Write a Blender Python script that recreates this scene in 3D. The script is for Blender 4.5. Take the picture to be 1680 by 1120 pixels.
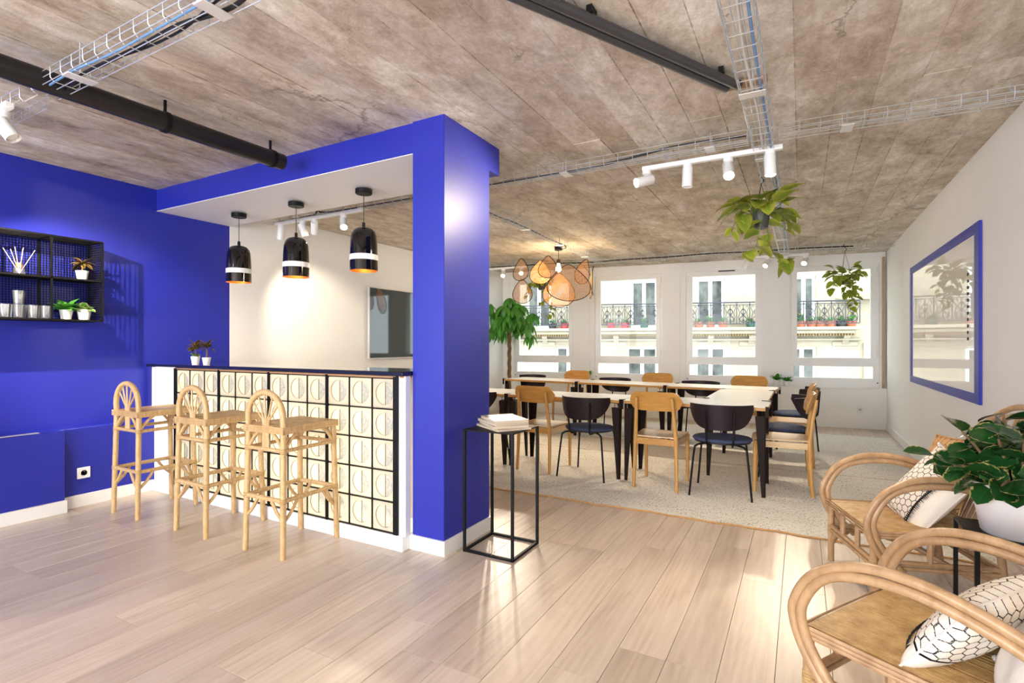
import bpy, bmesh, math, random
from mathutils import Vector, Matrix
for o in list(bpy.data.objects): bpy.data.objects.remove(o)
random.seed(11)
PI = math.pi
S = bpy.context.scene
COL = S.collection
TH = math.atan(475 / 860)            # camera yaw: room axes are X (bar) and Y (towards the windows)

# ------------------------------------------------------------------ camera, world, lights, exposure
cd = bpy.data.cameras.new('camera'); cam = bpy.data.objects.new('camera', cd); COL.objects.link(cam)
cd.sensor_width = 36; cd.lens = 860 / 1680 * 36; cd.shift_y = 4.5 / 1680; cd.clip_start = .02
cam.location = (0, 0, 1.25); cam.rotation_euler = (PI / 2, 0, TH); S.camera = cam

S.view_settings.view_transform = 'Standard'; S.view_settings.look = 'None'
S.view_settings.gamma = 1; S.view_settings.use_curve_mapping = False
S.view_settings.exposure = 0.92

w = bpy.data.worlds.new('sky'); S.world = w; w.use_nodes = True
bg = w.node_tree.nodes['Background']; bg.inputs[0].default_value = (.86, .93, 1, 1); bg.inputs[1].default_value = 2.9

def lamp(kind, name, loc, energy, color=(1, 1, 1), size=.1, aim=None, size_y=None, spot=60, blend=.5):
    l = bpy.data.lights.new(name, kind); l.energy = energy; l.color = color
    if kind == 'AREA':
        l.size = size
        if size_y: l.shape = 'RECTANGLE'; l.size_y = size_y
    elif kind == 'SUN': l.angle = size
    else: l.shadow_soft_size = size
    if kind == 'SPOT': l.spot_size = math.radians(spot); l.spot_blend = blend
    o = bpy.data.objects.new(name, l); COL.objects.link(o); o.location = loc
    if aim is not None: o.rotation_euler = (Vector(aim) - Vector(loc)).to_track_quat('-Z', 'Y').to_euler()
    return o
lamp('SUN', 'sun', (0, -10, 20), 1.0, (1, .95, .86), .02, (.8, 0, 8))
# added fill lamps behind the viewer, then sky portals in the window front
for i, x in enumerate((-4.0, -2.1, -.2)):
    lamp('AREA', 'rear_fill', (x, -3.45, 1.55), 54, (.95, .97, 1), 1.65, (x, 5, 1.7), 1.75)
for s in (-.66, -2.21, -3.755, -5.3):
    c, sn = math.cos(.1197), math.sin(.1197)
    p = (1.09 + s * c - .35 * sn, 9.34 + s * sn + .35 * c, 1.5)
    lamp('AREA', 'sky_portal', p, 0, (1, 1, 1), 1.3, (p[0] + sn, p[1] - c, 1.5), 1.8).data.cycles.is_portal = True

# ------------------------------------------------------------------ helpers
def lin(h):
    h = h.lstrip('#'); r = []
    for i in (0, 2, 4):
        c = int(h[i:i + 2], 16) / 255
        r.append(c / 12.92 if c <= .04045 else ((c + .055) / 1.055) ** 2.4)
    return (*r, 1)

class NT:
    """tiny node-graph helper"""
    def __init__(s, name):
        s.m = bpy.data.materials.new(name); s.m.use_nodes = True
        s.t = s.m.node_tree; s.t.nodes.clear()
        s.out = s.n('ShaderNodeOutputMaterial'); s.tc = s.n('ShaderNodeTexCoord')
    def n(s, typ, **kw):
        nd = s.t.nodes.new(typ)
        for k, v in kw.items(): setattr(nd, k, v)
        return nd
    def L(s, a, b): s.t.links.new(a, b)
    def put(s, sock, v):
        if hasattr(v, 'is_output'): s.L(v, sock)
        else: sock.default_value = v
    def math(s, op, a, b=None, c=None, clamp=False):
        nd = s.n('ShaderNodeMath', operation=op, use_clamp=clamp)
        for i, v in enumerate((a, b, c)):
            if v is not None: s.put(nd.inputs[i], v)
        return nd.outputs[0]
    def vm(s, op, a, b=None, out=0):
        nd = s.n('ShaderNodeVectorMath', operation=op); s.put(nd.inputs[0], a)
        if b is not None: s.put(nd.inputs[1], b)
        return nd.outputs[out]
    def mapping(s, scale=(1, 1, 1), vec=None, loc=(0, 0, 0), rot=(0, 0, 0)):
        nd = s.n('ShaderNodeMapping'); s.L(vec or s.tc.outputs['Object'], nd.inputs[0])
        nd.inputs[1].default_value = loc; nd.inputs[2].default_value = rot; nd.inputs[3].default_value = scale
        return nd.outputs[0]
    def noise(s, vec, scale=5, detail=4, rough=.6, out=0, dist=0):
        nd = s.n('ShaderNodeTexNoise'); s.L(vec, nd.inputs['Vector'])
        nd.inputs['Scale'].default_value = scale; nd.inputs['Detail'].default_value = detail
        nd.inputs['Roughness'].default_value = rough; nd.inputs['Distortion'].default_value = dist
        return nd.outputs[out]
    def ramp(s, fac, stops):
        nd = s.n('ShaderNodeValToRGB'); s.L(fac, nd.inputs[0]); e = nd.color_ramp.elements
        while len(e) < len(stops): e.new(.5)
        for el, (p, c) in zip(e, stops): el.position = p; el.color = c if len(c) == 4 else (*c, 1)
        return nd.outputs[0]
    def mix(s, fac, a, b, blend='MIX'):
        nd = s.n('ShaderNodeMix', data_type='RGBA', blend_type=blend)
        s.put(nd.inputs[0], fac); s.put(nd.inputs[6], a); s.put(nd.inputs[7], b); return nd.outputs[2]
    def bump(s, h, strength=.3, dist=.01):
        nd = s.n('ShaderNodeBump'); s.L(h, nd.inputs['Height'])
        nd.inputs['Strength'].default_value = strength; nd.inputs['Distance'].default_value = dist
        return nd.outputs[0]
    def pbr(s, color, rough=.5, metal=0, spec=.5, normal=None, coat=0, trans=0, ior=1.5, emit=None, estr=0):
        b = s.n('ShaderNodeBsdfPrincipled')
        s.put(b.inputs['Base Color'], color); s.put(b.inputs['Roughness'], rough); s.put(b.inputs['Metallic'], metal)
        s.put(b.inputs['Specular IOR Level'], spec); b.inputs['Coat Weight'].default_value = coat
        b.inputs['Transmission Weight'].default_value = trans; b.inputs['IOR'].default_value = ior
        if normal is not None: s.L(normal, b.inputs['Normal'])
        if emit: b.inputs['Emission Color'].default_value = emit; b.inputs['Emission Strength'].default_value = estr
        return b.outputs[0]
    def done(s, sh): s.L(sh, s.out.inputs[0]); return s.m

def plain(name, hexc, rough=.5, metal=0, spec=.5, var=.06, scale=8, bump=0, coat=0):
    t = NT(name); v = t.mapping()
    nz = t.noise(v, scale, 3)
    c = lin(hexc)
    dk = tuple(x * (1 - var) for x in c[:3]); lt = tuple(min(1, x * (1 + var)) for x in c[:3])
    col = t.ramp(nz, [(.3, dk), (.7, lt)])
    nm = t.bump(t.noise(v, scale * 12, 2), bump, .003) if bump else None
    return t.done(t.pbr(col, rough, metal, spec, nm, coat))

M = {}
M['white'] = plain('white_paint', '#f5f4f1', .55, var=.015, scale=2, bump=.04)
M['white_gloss'] = plain('white_lacquer', '#f4f3f0', .3, var=.01)
M['blue'] = plain('cobalt_blue_paint', '#222ca2', .42, var=.03, scale=2.5, bump=.05)
M['black_metal'] = plain('black_powder_coat', '#0a0a0b', .5, var=.1, spec=.25)
M['black_gloss'] = plain('black_glaze', '#0a0808', .06, var=.02, coat=.6)
M['black_plastic'] = plain('black_plastic', '#151415', .35)
M['grey_tube'] = plain('dark_grey_tube', '#3a3a3e', .3, spec=.6)
M['zinc'] = plain('zinc_wire', '#c9ced2', .35, .6, var=.04)
M['zinc_plate'] = plain('pale_steel', '#dcdad6', .4, .2)
M['dark_steel'] = plain('raw_dark_steel', '#22150f', .6, .0, .2, var=.15, scale=20)
M['dark_ply'] = plain('black_stained_plywood', '#241a20', .4, spec=.3, var=.1)
M['navy'] = plain('navy_wool', '#3f4a6b', .9, var=.12, scale=60, bump=.4)
M['white_top'] = plain('white_laminate', '#efece8', .22, var=.01)
M['white_pot'] = plain('white_ceramic', '#efedea', .35, var=.02)
M['dark_pot'] = plain('charcoal_planter', '#3b3d40', .6)
M['terracotta'] = plain('terracotta', '#b5694c', .8, var=.1)
M['red_pot'] = plain('red_glaze', '#c4414a', .5)
M['green_pot'] = plain('green_plastic', '#2c5a4e', .5)
M['soil'] = plain('potting_soil', '#3a2c22', .95, var=.3, scale=80, bump=.6)
M['stem'] = plain('green_stem', '#6f8a3a', .6, var=.15)
M['brown_stem'] = plain('woody_stem', '#7d6244', .8, var=.2, scale=30, bump=.5)
M['gold'] = plain('copper_lining', '#d98a3a', .3, .8)
M['amber_strip'] = plain('raw_timber_strip', '#a9805c', .6, var=.12, scale=20)
M['cable_black'] = plain('black_cable', '#17161a', .5)
M['cable_blue'] = plain('blue_cable', '#6f9ccf', .5)
M['grey_pot'] = plain('grey_plastic_pot', '#4a4a48', .5)
M['cloth_white'] = plain('natural_cotton', '#e9e1d6', .95, var=.04, scale=30, bump=.4)
M['tassel_w'] = plain('white_wool', '#f1ede6', .95, var=.06, scale=90, bump=.6)
M['black_yarn'] = plain('black_yarn', '#1c1a1e', .95)
M['paper'] = plain('magazine_paper', '#cdbda6', .7, var=.06, scale=60)
M['tan_hem'] = plain('jute_hem', '#c2935c', .95, var=.2, scale=90, bump=.5)

def oakish(name, a, b, scale=(14, 1.2, 14), rough=.4, along='Y'):
    t = NT(name)
    sc = {'Y': (scale[0], scale[1], scale[2]), 'X': (scale[1], scale[0], scale[2]), 'Z': (scale[0], scale[2], scale[1])}[along]
    v = t.mapping(sc)
    n1 = t.noise(v, 3, 5, .65, dist=.6)
    col = t.ramp(n1, [(.3, lin(a)), (.7, lin(b))])
    return t.done(t.pbr(col, rough, normal=t.bump(n1, .12, .002)))
M['oak'] = oakish('honey_oak', '#b57f36', '#d29d54', along='X')
M['oak_leg'] = oakish('honey_oak_upright', '#bd8a45', '#d9a964', along='Z')
M['oak_seat'] = oakish('glare_lightened_oak', '#d6b182', '#e8cda4', rough=.26)  # seat oak lightened, window glare put into the colour
M['rattan'] = oakish('rattan_cane', '#b8935f', '#dcbc8a', (20, 6, 20), .38, 'Z')
M['rattan_dark'] = oakish('smoked_rattan', '#9c744a', '#bf9768', (20, 6, 20), .35, 'Z')
M['rattan_bind'] = oakish('rattan_binding', '#a98452', '#cfae78', (60, 60, 10), .5, 'Z')

def rattan_mat(name, a, b):
    t = NT(name); v = t.mapping()
    oi = t.n('ShaderNodeObjectInfo')
    nz = t.noise(v, 18, 4, .6)
    fine = t.noise(t.mapping((300, 25, 25)), 1, 2)
    col = t.ramp(t.math('ADD', t.math('MULTIPLY', nz, .75), t.math('MULTIPLY', fine, .25)), [(.32, lin(a)), (.68, lin(b))])
    return t.done(t.pbr(col, .42, normal=t.bump(fine, .25, .001)))
M['rattan_lounge'] = oakish('honey_brown_rattan', '#a5825c', '#c6a27a', (6, 3, 6), .33, 'Z')
M['cane_strips'] = rattan_mat('flat_cane_strips', '#a87d48', '#dcb87c')

def floor_mat():
    t = NT('greige_oak_laminate')
    oi = t.n('ShaderNodeObjectInfo')
    off = t.n('ShaderNodeCombineXYZ'); t.L(t.math('MULTIPLY', oi.outputs['Random'], 37.0), off.inputs[0]); t.L(t.math('MULTIPLY', oi.outputs['Random'], 91.0), off.inputs[1])
    g = t.n('ShaderNodeNewGeometry')
    p = t.vm('ADD', g.outputs['Position'], off.outputs[0])
    v = t.mapping((7, .8, 1), p)
    n1 = t.noise(v, 1.4, 5, .6, dist=1.2)
    rings = t.n('ShaderNodeTexWave', wave_type='BANDS', bands_direction='X'); t.L(t.mapping((5, .32, 1), p), rings.inputs[0])
    rings.inputs['Scale'].default_value = 1.6; rings.inputs['Distortion'].default_value = 14; rings.inputs['Detail'].default_value = 3; rings.inputs['Detail Scale'].default_value = .8
    fine = t.noise(t.mapping((160, 5, 1), p), 1, 3)
    f = t.math('ADD', t.math('ADD', t.math('MULTIPLY', n1, .72), t.math('MULTIPLY', rings.outputs[1], .08)), t.math('MULTIPLY', fine, .20))
    base = t.ramp(f, [(.28, lin('#b3a08f')), (.5, lin('#ccbba9')), (.72, lin('#d9cabb'))])
    tone = t.ramp(oi.outputs['Random'], [(0, (.86, .84, .83)), (.5, (1, 1, 1)), (1, (1.06, 1.04, 1.02))])
    col = t.mix(1.0, base, tone, 'MULTIPLY')
    return t.done(t.pbr(col, t.math('MULTIPLY_ADD', fine, .15, .24), normal=t.bump(fine, .06, .001)))
M['floor'] = floor_mat()
M['joint'] = plain('floor_joint_gap', '#6d5c4e', .8)  # brown slab tone seen between the planks

def ceiling_mat():
    t = NT('board_marked_concrete'); g = t.n('ShaderNodeNewGeometry'); P = g.outputs['Position']; W = .19
    sep = t.n('ShaderNodeSeparateXYZ'); t.L(P, sep.inputs[0])
    strip = t.math('FLOOR', t.math('DIVIDE', t.math('ADD', sep.outputs[0], 50.0), W))
    cmb = t.n('ShaderNodeCombineXYZ'); t.L(strip, cmb.inputs[0])
    wn = t.n('ShaderNodeTexWhiteNoise', noise_dimensions='2D'); t.L(cmb.outputs[0], wn.inputs[0])
    big = t.noise(t.mapping((1, .6, 1), P), 1.1, 6, .7, dist=.8)
    mid = t.noise(t.mapping((1.7, 1.0, 1), P), 2.6, 10, .8, dist=.4)
    grain = t.noise(t.mapping((20, 8, 1), P), 1, 5, .75)
    speck = t.noise(P, 42, 4, .75)
    f = t.math('ADD', t.math('ADD', t.math('MULTIPLY', mid, .46), t.math('MULTIPLY', grain, .20)), t.math('ADD', t.math('MULTIPLY', wn.outputs[0], .018), t.math('ADD', t.math('MULTIPLY', big, .22), t.math('MULTIPLY', speck, .1))))
    col = t.ramp(f, [(.36, lin('#84735f')), (.45, lin('#b8aa97')), (.525, lin('#d5cabb')), (.61, lin('#f2ede5'))])
    patch = t.ramp(t.noise(t.mapping((1.5, .5, 1), P), 1.0, 8, .75, dist=1.2), [(.55, (0, 0, 0)), (.70, (1, 1, 1))])
    col = t.mix(t.math('MULTIPLY', patch, .6), col, lin('#e3dcd2'))
    sp = t.ramp(speck, [(.64, (0, 0, 0)), (.71, (1, 1, 1))])
    col = t.mix(t.math('MULTIPLY', sp, .45), col, lin('#ece5da'))
    pits = t.n('ShaderNodeTexVoronoi'); t.L(t.mapping((1, .7, 1), P), pits.inputs['Vector']); pits.inputs['Scale'].default_value = 2.6
    pit = t.ramp(t.math('ADD', pits.outputs['Distance'], t.math('MULTIPLY', speck, .12)), [(.075, (1, 1, 1)), (.105, (0, 0, 0))])
    col = t.mix(t.math('MULTIPLY', pit, .7), col, lin('#5b4330'))
    # spalled brown scars and hairline cracks
    scar = t.ramp(t.noise(t.mapping((1.2, .8, 1), P), 3.1, 7, .8, dist=1.5), [(.69, (0, 0, 0)), (.74, (1, 1, 1))])
    col = t.mix(t.math('MULTIPLY', scar, .6), col, lin('#7b5d42'))
    cw = t.n('ShaderNodeTexVoronoi', feature='DISTANCE_TO_EDGE'); t.L(t.vm('ADD', t.mapping((.9, .5, 1), P), t.vm('MULTIPLY', t.noise(P, 1.7, 5, .7, out=1), (.5, .5, 0))), cw.inputs['Vector']); cw.inputs['Scale'].default_value = .9
    crk = t.ramp(cw.outputs['Distance'], [(.002, (1, 1, 1)), (.007, (0, 0, 0))])
    col = t.mix(t.math('MULTIPLY', t.math('MULTIPLY', crk, t.ramp(big, [(.48, (0, 0, 0)), (.56, (1, 1, 1))])), .5), col, lin('#64503e'))
    fr = t.math('FRACT', t.math('DIVIDE', t.math('ADD', sep.outputs[0], 50.0), W))
    edge = t.math('ABSOLUTE', t.math('SUBTRACT', fr, .5))
    wob = t.noise(t.mapping((3, 6, 1), P), 2, 5, .75)
    ln = t.ramp(t.math('ADD', edge, t.math('MULTIPLY', t.math('SUBTRACT', wob, .5), .10)), [(.478, (0, 0, 0)), (.503, (1, 1, 1))])
    on = t.ramp(t.noise(t.mapping((5.26, .5, 1), P), 1, 3), [(.36, (0, 0, 0)), (.58, (1, 1, 1))])
    col = t.mix(t.math('MULTIPLY', t.math('MULTIPLY', ln, on), .68), col, lin('#6a523e'))
    h = t.math('ADD', t.math('MULTIPLY', grain, .5), t.math('SUBTRACT', t.math('MULTIPLY', speck, .6), t.math('MULTIPLY', pit, 2.0)))
    return t.done(t.pbr(col, .85, spec=.25, normal=t.bump(h, .55, .006)))
M['concrete'] = ceiling_mat()

def glass_mat(name, tint=(1, 1, 1), refl=1.0):
    t = NT(name); f = t.n('ShaderNodeFresnel'); f.inputs[0].default_value = 1.45
    tr = t.n('ShaderNodeBsdfTransparent'); tr.inputs[0].default_value = (*tint, 1)
    gl = t.n('ShaderNodeBsdfGlossy'); gl.inputs['Roughness'].default_value = .02
    mx = t.n('ShaderNodeMixShader'); t.L(t.math('MULTIPLY', f.outputs[0], refl), mx.inputs[0]); t.L(tr.outputs[0], mx.inputs[1]); t.L(gl.outputs[0], mx.inputs[2])
    return t.done(mx.outputs[0])
M['pane'] = glass_mat('window_glass', (.97, .99, .98), .2)
M['tumbler'] = glass_mat('clear_tumbler_glass', (.98, .99, 1), 1.6)
_t = M['tumbler'].node_tree; _o = [n for n in _t.nodes if n.type == 'OUTPUT_MATERIAL'][0]; _s = _o.inputs[0].links[0].from_socket
_d = _t.nodes.new('ShaderNodeBsdfDiffuse'); _d.inputs[0].default_value = (.9, .92, .95, 1); _m = _t.nodes.new('ShaderNodeMixShader'); _m.inputs[0].default_value = .05  # faint white diffuse imitating sparkle on the glass
_t.links.new(_s, _m.inputs[1]); _t.links.new(_d.outputs[0], _m.inputs[2]); _t.links.new(_m.outputs[0], _o.inputs[0])

def leafmat(name, inner, outer, edge0=.55, edge1=.9, rough=.35, transl=.3):
    t = NT(name); oi = t.n('ShaderNodeObjectInfo')
    sep = t.n('ShaderNodeSeparateXYZ'); t.L(t.tc.outputs['UV'], sep.inputs[0])
    u = t.math('ABSOLUTE', t.math('MULTIPLY_ADD', sep.outputs[0], 2.0, -1.0))
    nz = t.noise(t.tc.outputs['UV'], 5, 4, .6)
    e = t.math('ADD', u, t.math('MULTIPLY', t.math('SUBTRACT', nz, .5), .9))
    k = t.ramp(e, [(edge0, (0, 0, 0)), (edge1, (1, 1, 1))])
    col = t.mix(k, lin(inner), lin(outer))
    vein = t.ramp(u, [(.02, (1.35, 1.35, 1.2)), (.09, (1, 1, 1))])
    col = t.mix(1.0, col, vein, 'MULTIPLY')
    tone = t.ramp(oi.outputs['Random'], [(0, (.62, .68, .6)), (1, (1.3, 1.25, 1.1))])
    col = t.mix(1.0, col, tone, 'MULTIPLY')
    b = t.pbr(col, rough)
    tl = t.n('ShaderNodeBsdfTranslucent'); t.L(col, tl.inputs[0])
    mx = t.n('ShaderNodeMixShader'); mx.inputs[0].default_value = transl; t.L(b, mx.inputs[1]); t.L(tl.outputs[0], mx.inputs[2])
    return t.done(mx.outputs[0])
M['leaf_green'] = leafmat('glossy_green_leaf', '#569f42', '#6cb850', .8, 1.2)
M['leaf_pothos'] = leafmat('yellow_green_pothos_leaf', '#8fa33a', '#b7b84e', .2, .9)
M['leaf_pepero'] = leafmat('variegated_dark_leaf', '#1f4a22', '#b9a870', .9, 1.14, .18, .12)
M['leaf_croton'] = leafmat('croton_leaf', '#3d2f24', '#a98c3e', .35, 1.0)
M['leaf_varieg'] = leafmat('pale_edged_leaf', '#55903c', '#d9e0a8', .5, .9)
M['leaf_flower'] = leafmat('red_petals', '#c9485a', '#e58a6a', .5, .9)
M['leaf_yellow'] = leafmat('yellow_petals', '#b8b84c', '#d8cf7a', .5, .9)

def emis(name, c, s):
    t = NT(name); e = t.n('ShaderNodeEmission'); e.inputs[0].default_value = lin(c); e.inputs[1].default_value = s
    return t.done(e.outputs[0])
M['bulb'] = emis('warm_lit_bulb', '#ffcf90', 26)
M['spot_on'] = emis('warm_lit_spot', '#ffe3b8', 30)

# ------------------------------------------------------------------ mesh building
def chamfer_box(x0, x1, y0, y1, z0, z1, bev):
    bm = bmesh.new(); bmesh.ops.create_cube(bm, size=1)
    for v in bm.verts: v.co = ((x0 + x1) / 2 + v.co.x * (x1 - x0), (y0 + y1) / 2 + v.co.y * (y1 - y0), (z0 + z1) / 2 + v.co.z * (z1 - z0))
    if bev > 0: bmesh.ops.bevel(bm, geom=bm.edges[:], offset=bev, segments=1, affect='EDGES', clamp_overlap=True)
    bm.verts.index_update()
    r = [tuple(v.co) for v in bm.verts], [[v.index for v in f.verts] for f in bm.faces]
    bm.free(); return r

class MB:
    def __init__(s): s.v = []; s.f = []; s.mi = []; s.uv = None
    def add(s, vs, fs, mi=0, mat=None):
        o = len(s.v)
        s.v += [tuple(mat @ Vector(v)) for v in vs] if mat is not None else [tuple(v) for v in vs]
        s.f += [[i + o for i in f] for f in fs]; s.mi += [mi] * len(fs); return s
    def box(s, x0, x1, y0, y1, z0, z1, bev=0, mi=0, mat=None):
        return s.add(*chamfer_box(min(x0, x1), max(x0, x1), min(y0, y1), max(y0, y1), min(z0, z1), max(z0, z1), bev), mi, mat)
    def bar(s, a, b, wx, wy, bev=0, up=(0, 0, 1), mi=0, wx2=None, wy2=None):
        """square-section bar from a to b, tapering to wx2 x wy2"""
        a = Vector(a); b = Vector(b); d = (b - a).normalized(); u = Vector(up)
        if abs(d.dot(u)) > .98: u = Vector((0, 1, 0))
        x = d.cross(u).normalized(); y = x.cross(d).normalized()
        wx2 = wx2 or wx; wy2 = wy2 or wy; vs = []
        for p, ax, ay in ((a, wx, wy), (b, wx2, wy2)):
            for sx, sy in ((-1, -1), (1, -1), (1, 1), (-1, 1)): vs.append(p + x * sx * ax / 2 + y * sy * ay / 2)
        return s.add(vs, [[3, 2, 1, 0], [4, 5, 6, 7], [0, 1, 5, 4], [1, 2, 6, 5], [2, 3, 7, 6], [3, 0, 4, 7]], mi)
    def tube(s, pts, r, seg=8, closed=False, mi=0):
        P = [Vector(p) for p in pts]; n = len(P)
        R = r if isinstance(r, (list, tuple)) else [r] * n
        T = []
        for i in range(n):
            a = P[(i - 1) % n] if (closed or i > 0) else P[i]; b = P[(i + 1) % n] if (closed or i < n - 1) else P[i]
            T.append((b - a).normalized())
        u = Vector((0, 0, 1)) if abs(T[0].z) < .9 else Vector((1, 0, 0))
        x = T[0].cross(u).normalized(); vs = []
        for i in range(n):
            x = (x - T[i] * x.dot(T[i])).normalized(); y = T[i].cross(x)
            for k in range(seg):
                a = 2 * PI * k / seg; vs.append(P[i] + (x * math.cos(a) + y * math.sin(a)) * R[i])
        fs = []
        for i in range(n if closed else n - 1):
            j = (i + 1) % n
            for k in range(seg):
                l = (k + 1) % seg; fs.append([i * seg + k, i * seg + l, j * seg + l, j * seg + k])
        if not closed: fs += [list(range(seg))[::-1], [(n - 1) * seg + k for k in range(seg)]]
        return s.add(vs, fs, mi)
    def lathe(s, prof, seg=24, c=(0, 0, 0), mi=0, mat=None):
        vs = []; fs = []
        for r, z in prof:
            for k in range(seg):
                a = 2 * PI * k / seg; vs.append((c[0] + r * math.cos(a), c[1] + r * math.sin(a), c[2] + z))
        for i in range(len(prof) - 1):
            for k in range(seg):
                l = (k + 1) % seg; fs.append([i * seg + k, i * seg + l, (i + 1) * seg + l, (i + 1) * seg + k])
        if prof[0][0] > 1e-5: fs.append(list(range(seg))[::-1])
        if prof[-1][0] > 1e-5: fs.append([(len(prof) - 1) * seg + k for k in range(seg)])
        return s.add(vs, fs, mi, mat)
    def build(s, name, mats, parent=None, ang=40):
        me = bpy.data.meshes.new(name); me.from_pydata(s.v, [], s.f)
        mats = mats if isinstance(mats, (list, tuple)) else [mats]
        for m in mats: me.materials.append(m if not isinstance(m, str) else M[m])
        for p, i in zip(me.polygons, s.mi): p.material_index = i
        if s.uv:
            ul = me.uv_layers.new(name='UVMap')
            for lp in me.loops: ul.data[lp.index].uv = s.uv[lp.vertex_index]
        if ang:
            me.polygons.foreach_set('use_smooth', [True] * len(me.polygons)); me.set_sharp_from_angle(angle=math.radians(ang))
        me.update()
        return link(name, me, parent)

def link(name, me, parent=None):
    o = bpy.data.objects.new(name, me); COL.objects.link(o)
    if parent: o.parent = parent
    return o
def fixn(o):
    bm = bmesh.new(); bm.from_mesh(o.data); bmesh.ops.recalc_face_normals(bm, faces=bm.faces[:]); bm.to_mesh(o.data); bm.free(); return o
def tag(o, label, cat, group=None, kind=None):
    o['label'] = label; o['category'] = cat
    if group: o['group'] = group
    if kind: o['kind'] = kind
    return o
def lab(o, label): o['label'] = label; return o
def thing(name, label, cat, loc=(0, 0, 0), rz=0, group=None):
    o = bpy.data.objects.new(name, None); COL.objects.link(o); o.empty_display_size = .05
    o.location = loc; o.rotation_euler = (0, 0, rz); return tag(o, label, cat, group)
def struct(o, label=None):
    o['kind'] = 'structure'
    if label: o['label'] = label
    return o
def copy_tree(o, parent=None):
    c = o.copy(); COL.objects.link(c)
    if parent: c.parent = parent
    for ch in list(o.children): copy_tree(ch, c)
    return c
def dup(o, loc, rz, label, group=None):
    c = copy_tree(o); c.location = loc; c.rotation_euler = (0, 0, rz); c['label'] = label
    if group: c['group'] = group
    return c
def B(*a, bev=0): return MB().box(*a, bev=bev)
def arc(cx, cz, rx, rz, a0, a1, n, y=0, ycurve=None):
    return [(cx + rx * math.cos(math.radians(a0 + (a1 - a0) * i / n)), y if ycurve is None else ycurve(i / n), cz + rz * math.sin(math.radians(a0 + (a1 - a0) * i / n))) for i in range(n + 1)]
def smooth(pts, k=6):
    """Catmull-Rom through pts"""
    P = [Vector(p) for p in pts]; out = []
    for i in range(len(P) - 1):
        p0 = P[max(i - 1, 0)]; p1 = P[i]; p2 = P[i + 1]; p3 = P[min(i + 2, len(P) - 1)]
        for j in range(k):
            t = j / k
            out.append(.5 * ((2 * p1) + (p2 - p0) * t + (2 * p0 - 5 * p1 + 4 * p2 - p3) * t * t + (3 * p1 - p0 - 3 * p2 + p3) * t ** 3))
    return out + [P[-1]]

# ------------------------------------------------------------------ room shell
XL, XR, YF, CZ = -4.98, 1.09, -3.6, 2.61
FAR_A = math.asin(.1194); FAR = (XR, 9.34, 0)
def far_xy(s, y=0): return (XR + s * math.cos(FAR_A) - y * math.sin(FAR_A), 9.34 + s * math.sin(FAR_A) + y * math.cos(FAR_A))
def at_far(o): o.location = FAR; o.rotation_euler = (0, 0, FAR_A); return o

# floor: base slab + planks
fl = struct(B(XL - .1, XR + .1, YF - .1, 9.7, -.16, -.014).build('floor', 'joint'), 'greige oak laminate floor of long staggered planks')
PW = .1912
plank_cache = {}
def plank_mesh(L):
    k = round(L, 2)
    if k not in plank_cache:
        o = B(0, PW - .0016, 0, k - .0016, -.014, 0, bev=.0009).build('plank', 'floor', ang=0); plank_cache[k] = o.data
        bpy.data.objects.remove(o)
    return plank_cache[k]
x = -.087 - PW * 26; ci = 0
while x < XR + .05:
    y = .2 - random.choice((.1, .35, .6, .85, 1.1, 1.3))
    if x > .3: y += .3
    while y < 9.45:
        L = 1.38
        ymax = far_xy((x - XR) / math.cos(FAR_A))[1] + .02
        if y > ymax: break
        if y + L > ymax + .1: L = max(.1, round(ymax - y + .05, 2))
        p = link('plank', plank_mesh(L), fl); p.location = (x, y, 0); y += L
    x += PW; ci += 1
# rear part of the floor, out of view
B(XL, XR, YF, -1.1, -.014, -.001).build('rear_boards', 'floor', fl)['kind'] = 'stuff'

# ceiling: one cast slab whose formwork boards left stepped strips
def ceiling():
    W = .19; xs = []; k0 = math.floor((XL - .1 + 50) / W)
    cells_x = []
    k = k0
    while k * W - 50 < XR + .2: cells_x.append((k * W - 50, (k + 1) * W - 50)); k += 1
    ys = [YF - .1, -.9, 1.25, 3.33, 5.55, 7.7, 9.9]; cells_y = list(zip(ys[:-1], ys[1:]))
    X = [v for c in cells_x for v in (c[0] + .0012, c[1] - .0012)]; Y = [v for c in cells_y for v in (c[0] + .002, c[1] - .002)]
    h = {(i, j): CZ + random.uniform(-.0022, .0022) for i in range(len(cells_x)) for j in range(len(cells_y))}
    vs = [(x_, y_, h[i // 2, j // 2]) for j, y_ in enumerate(Y) for i, x_ in enumerate(X)]
    nx = len(X)
    fs = [[j * nx + i, (j + 1) * nx + i, (j + 1) * nx + i + 1, j * nx + i + 1] for j in range(len(Y) - 1) for i in range(nx - 1)]
    m = MB().add(vs, fs)
    n0 = len(m.v); m.v += [(X[0], Y[0], CZ + .2), (X[-1], Y[0], CZ + .2), (X[-1], Y[-1], CZ + .2), (X[0], Y[-1], CZ + .2)]
    m.f.append([n0, n0 + 1, n0 + 2, n0 + 3]); m.mi.append(0)
    for ring, a, b in (([i for i in range(nx)], n0, n0 + 1), ([(len(Y) - 1) * nx + i for i in range(nx)], n0 + 3, n0 + 2), ([j * nx for j in range(len(Y))], n0, n0 + 3), ([j * nx + nx - 1 for j in range(len(Y))], n0 + 1, n0 + 2)):
        m.f.append(ring + [b, a]); m.mi.append(0)
    return m.build('ceiling', 'concrete', ang=30)
struct(ceiling(), 'raw board-marked concrete ceiling')

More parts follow.
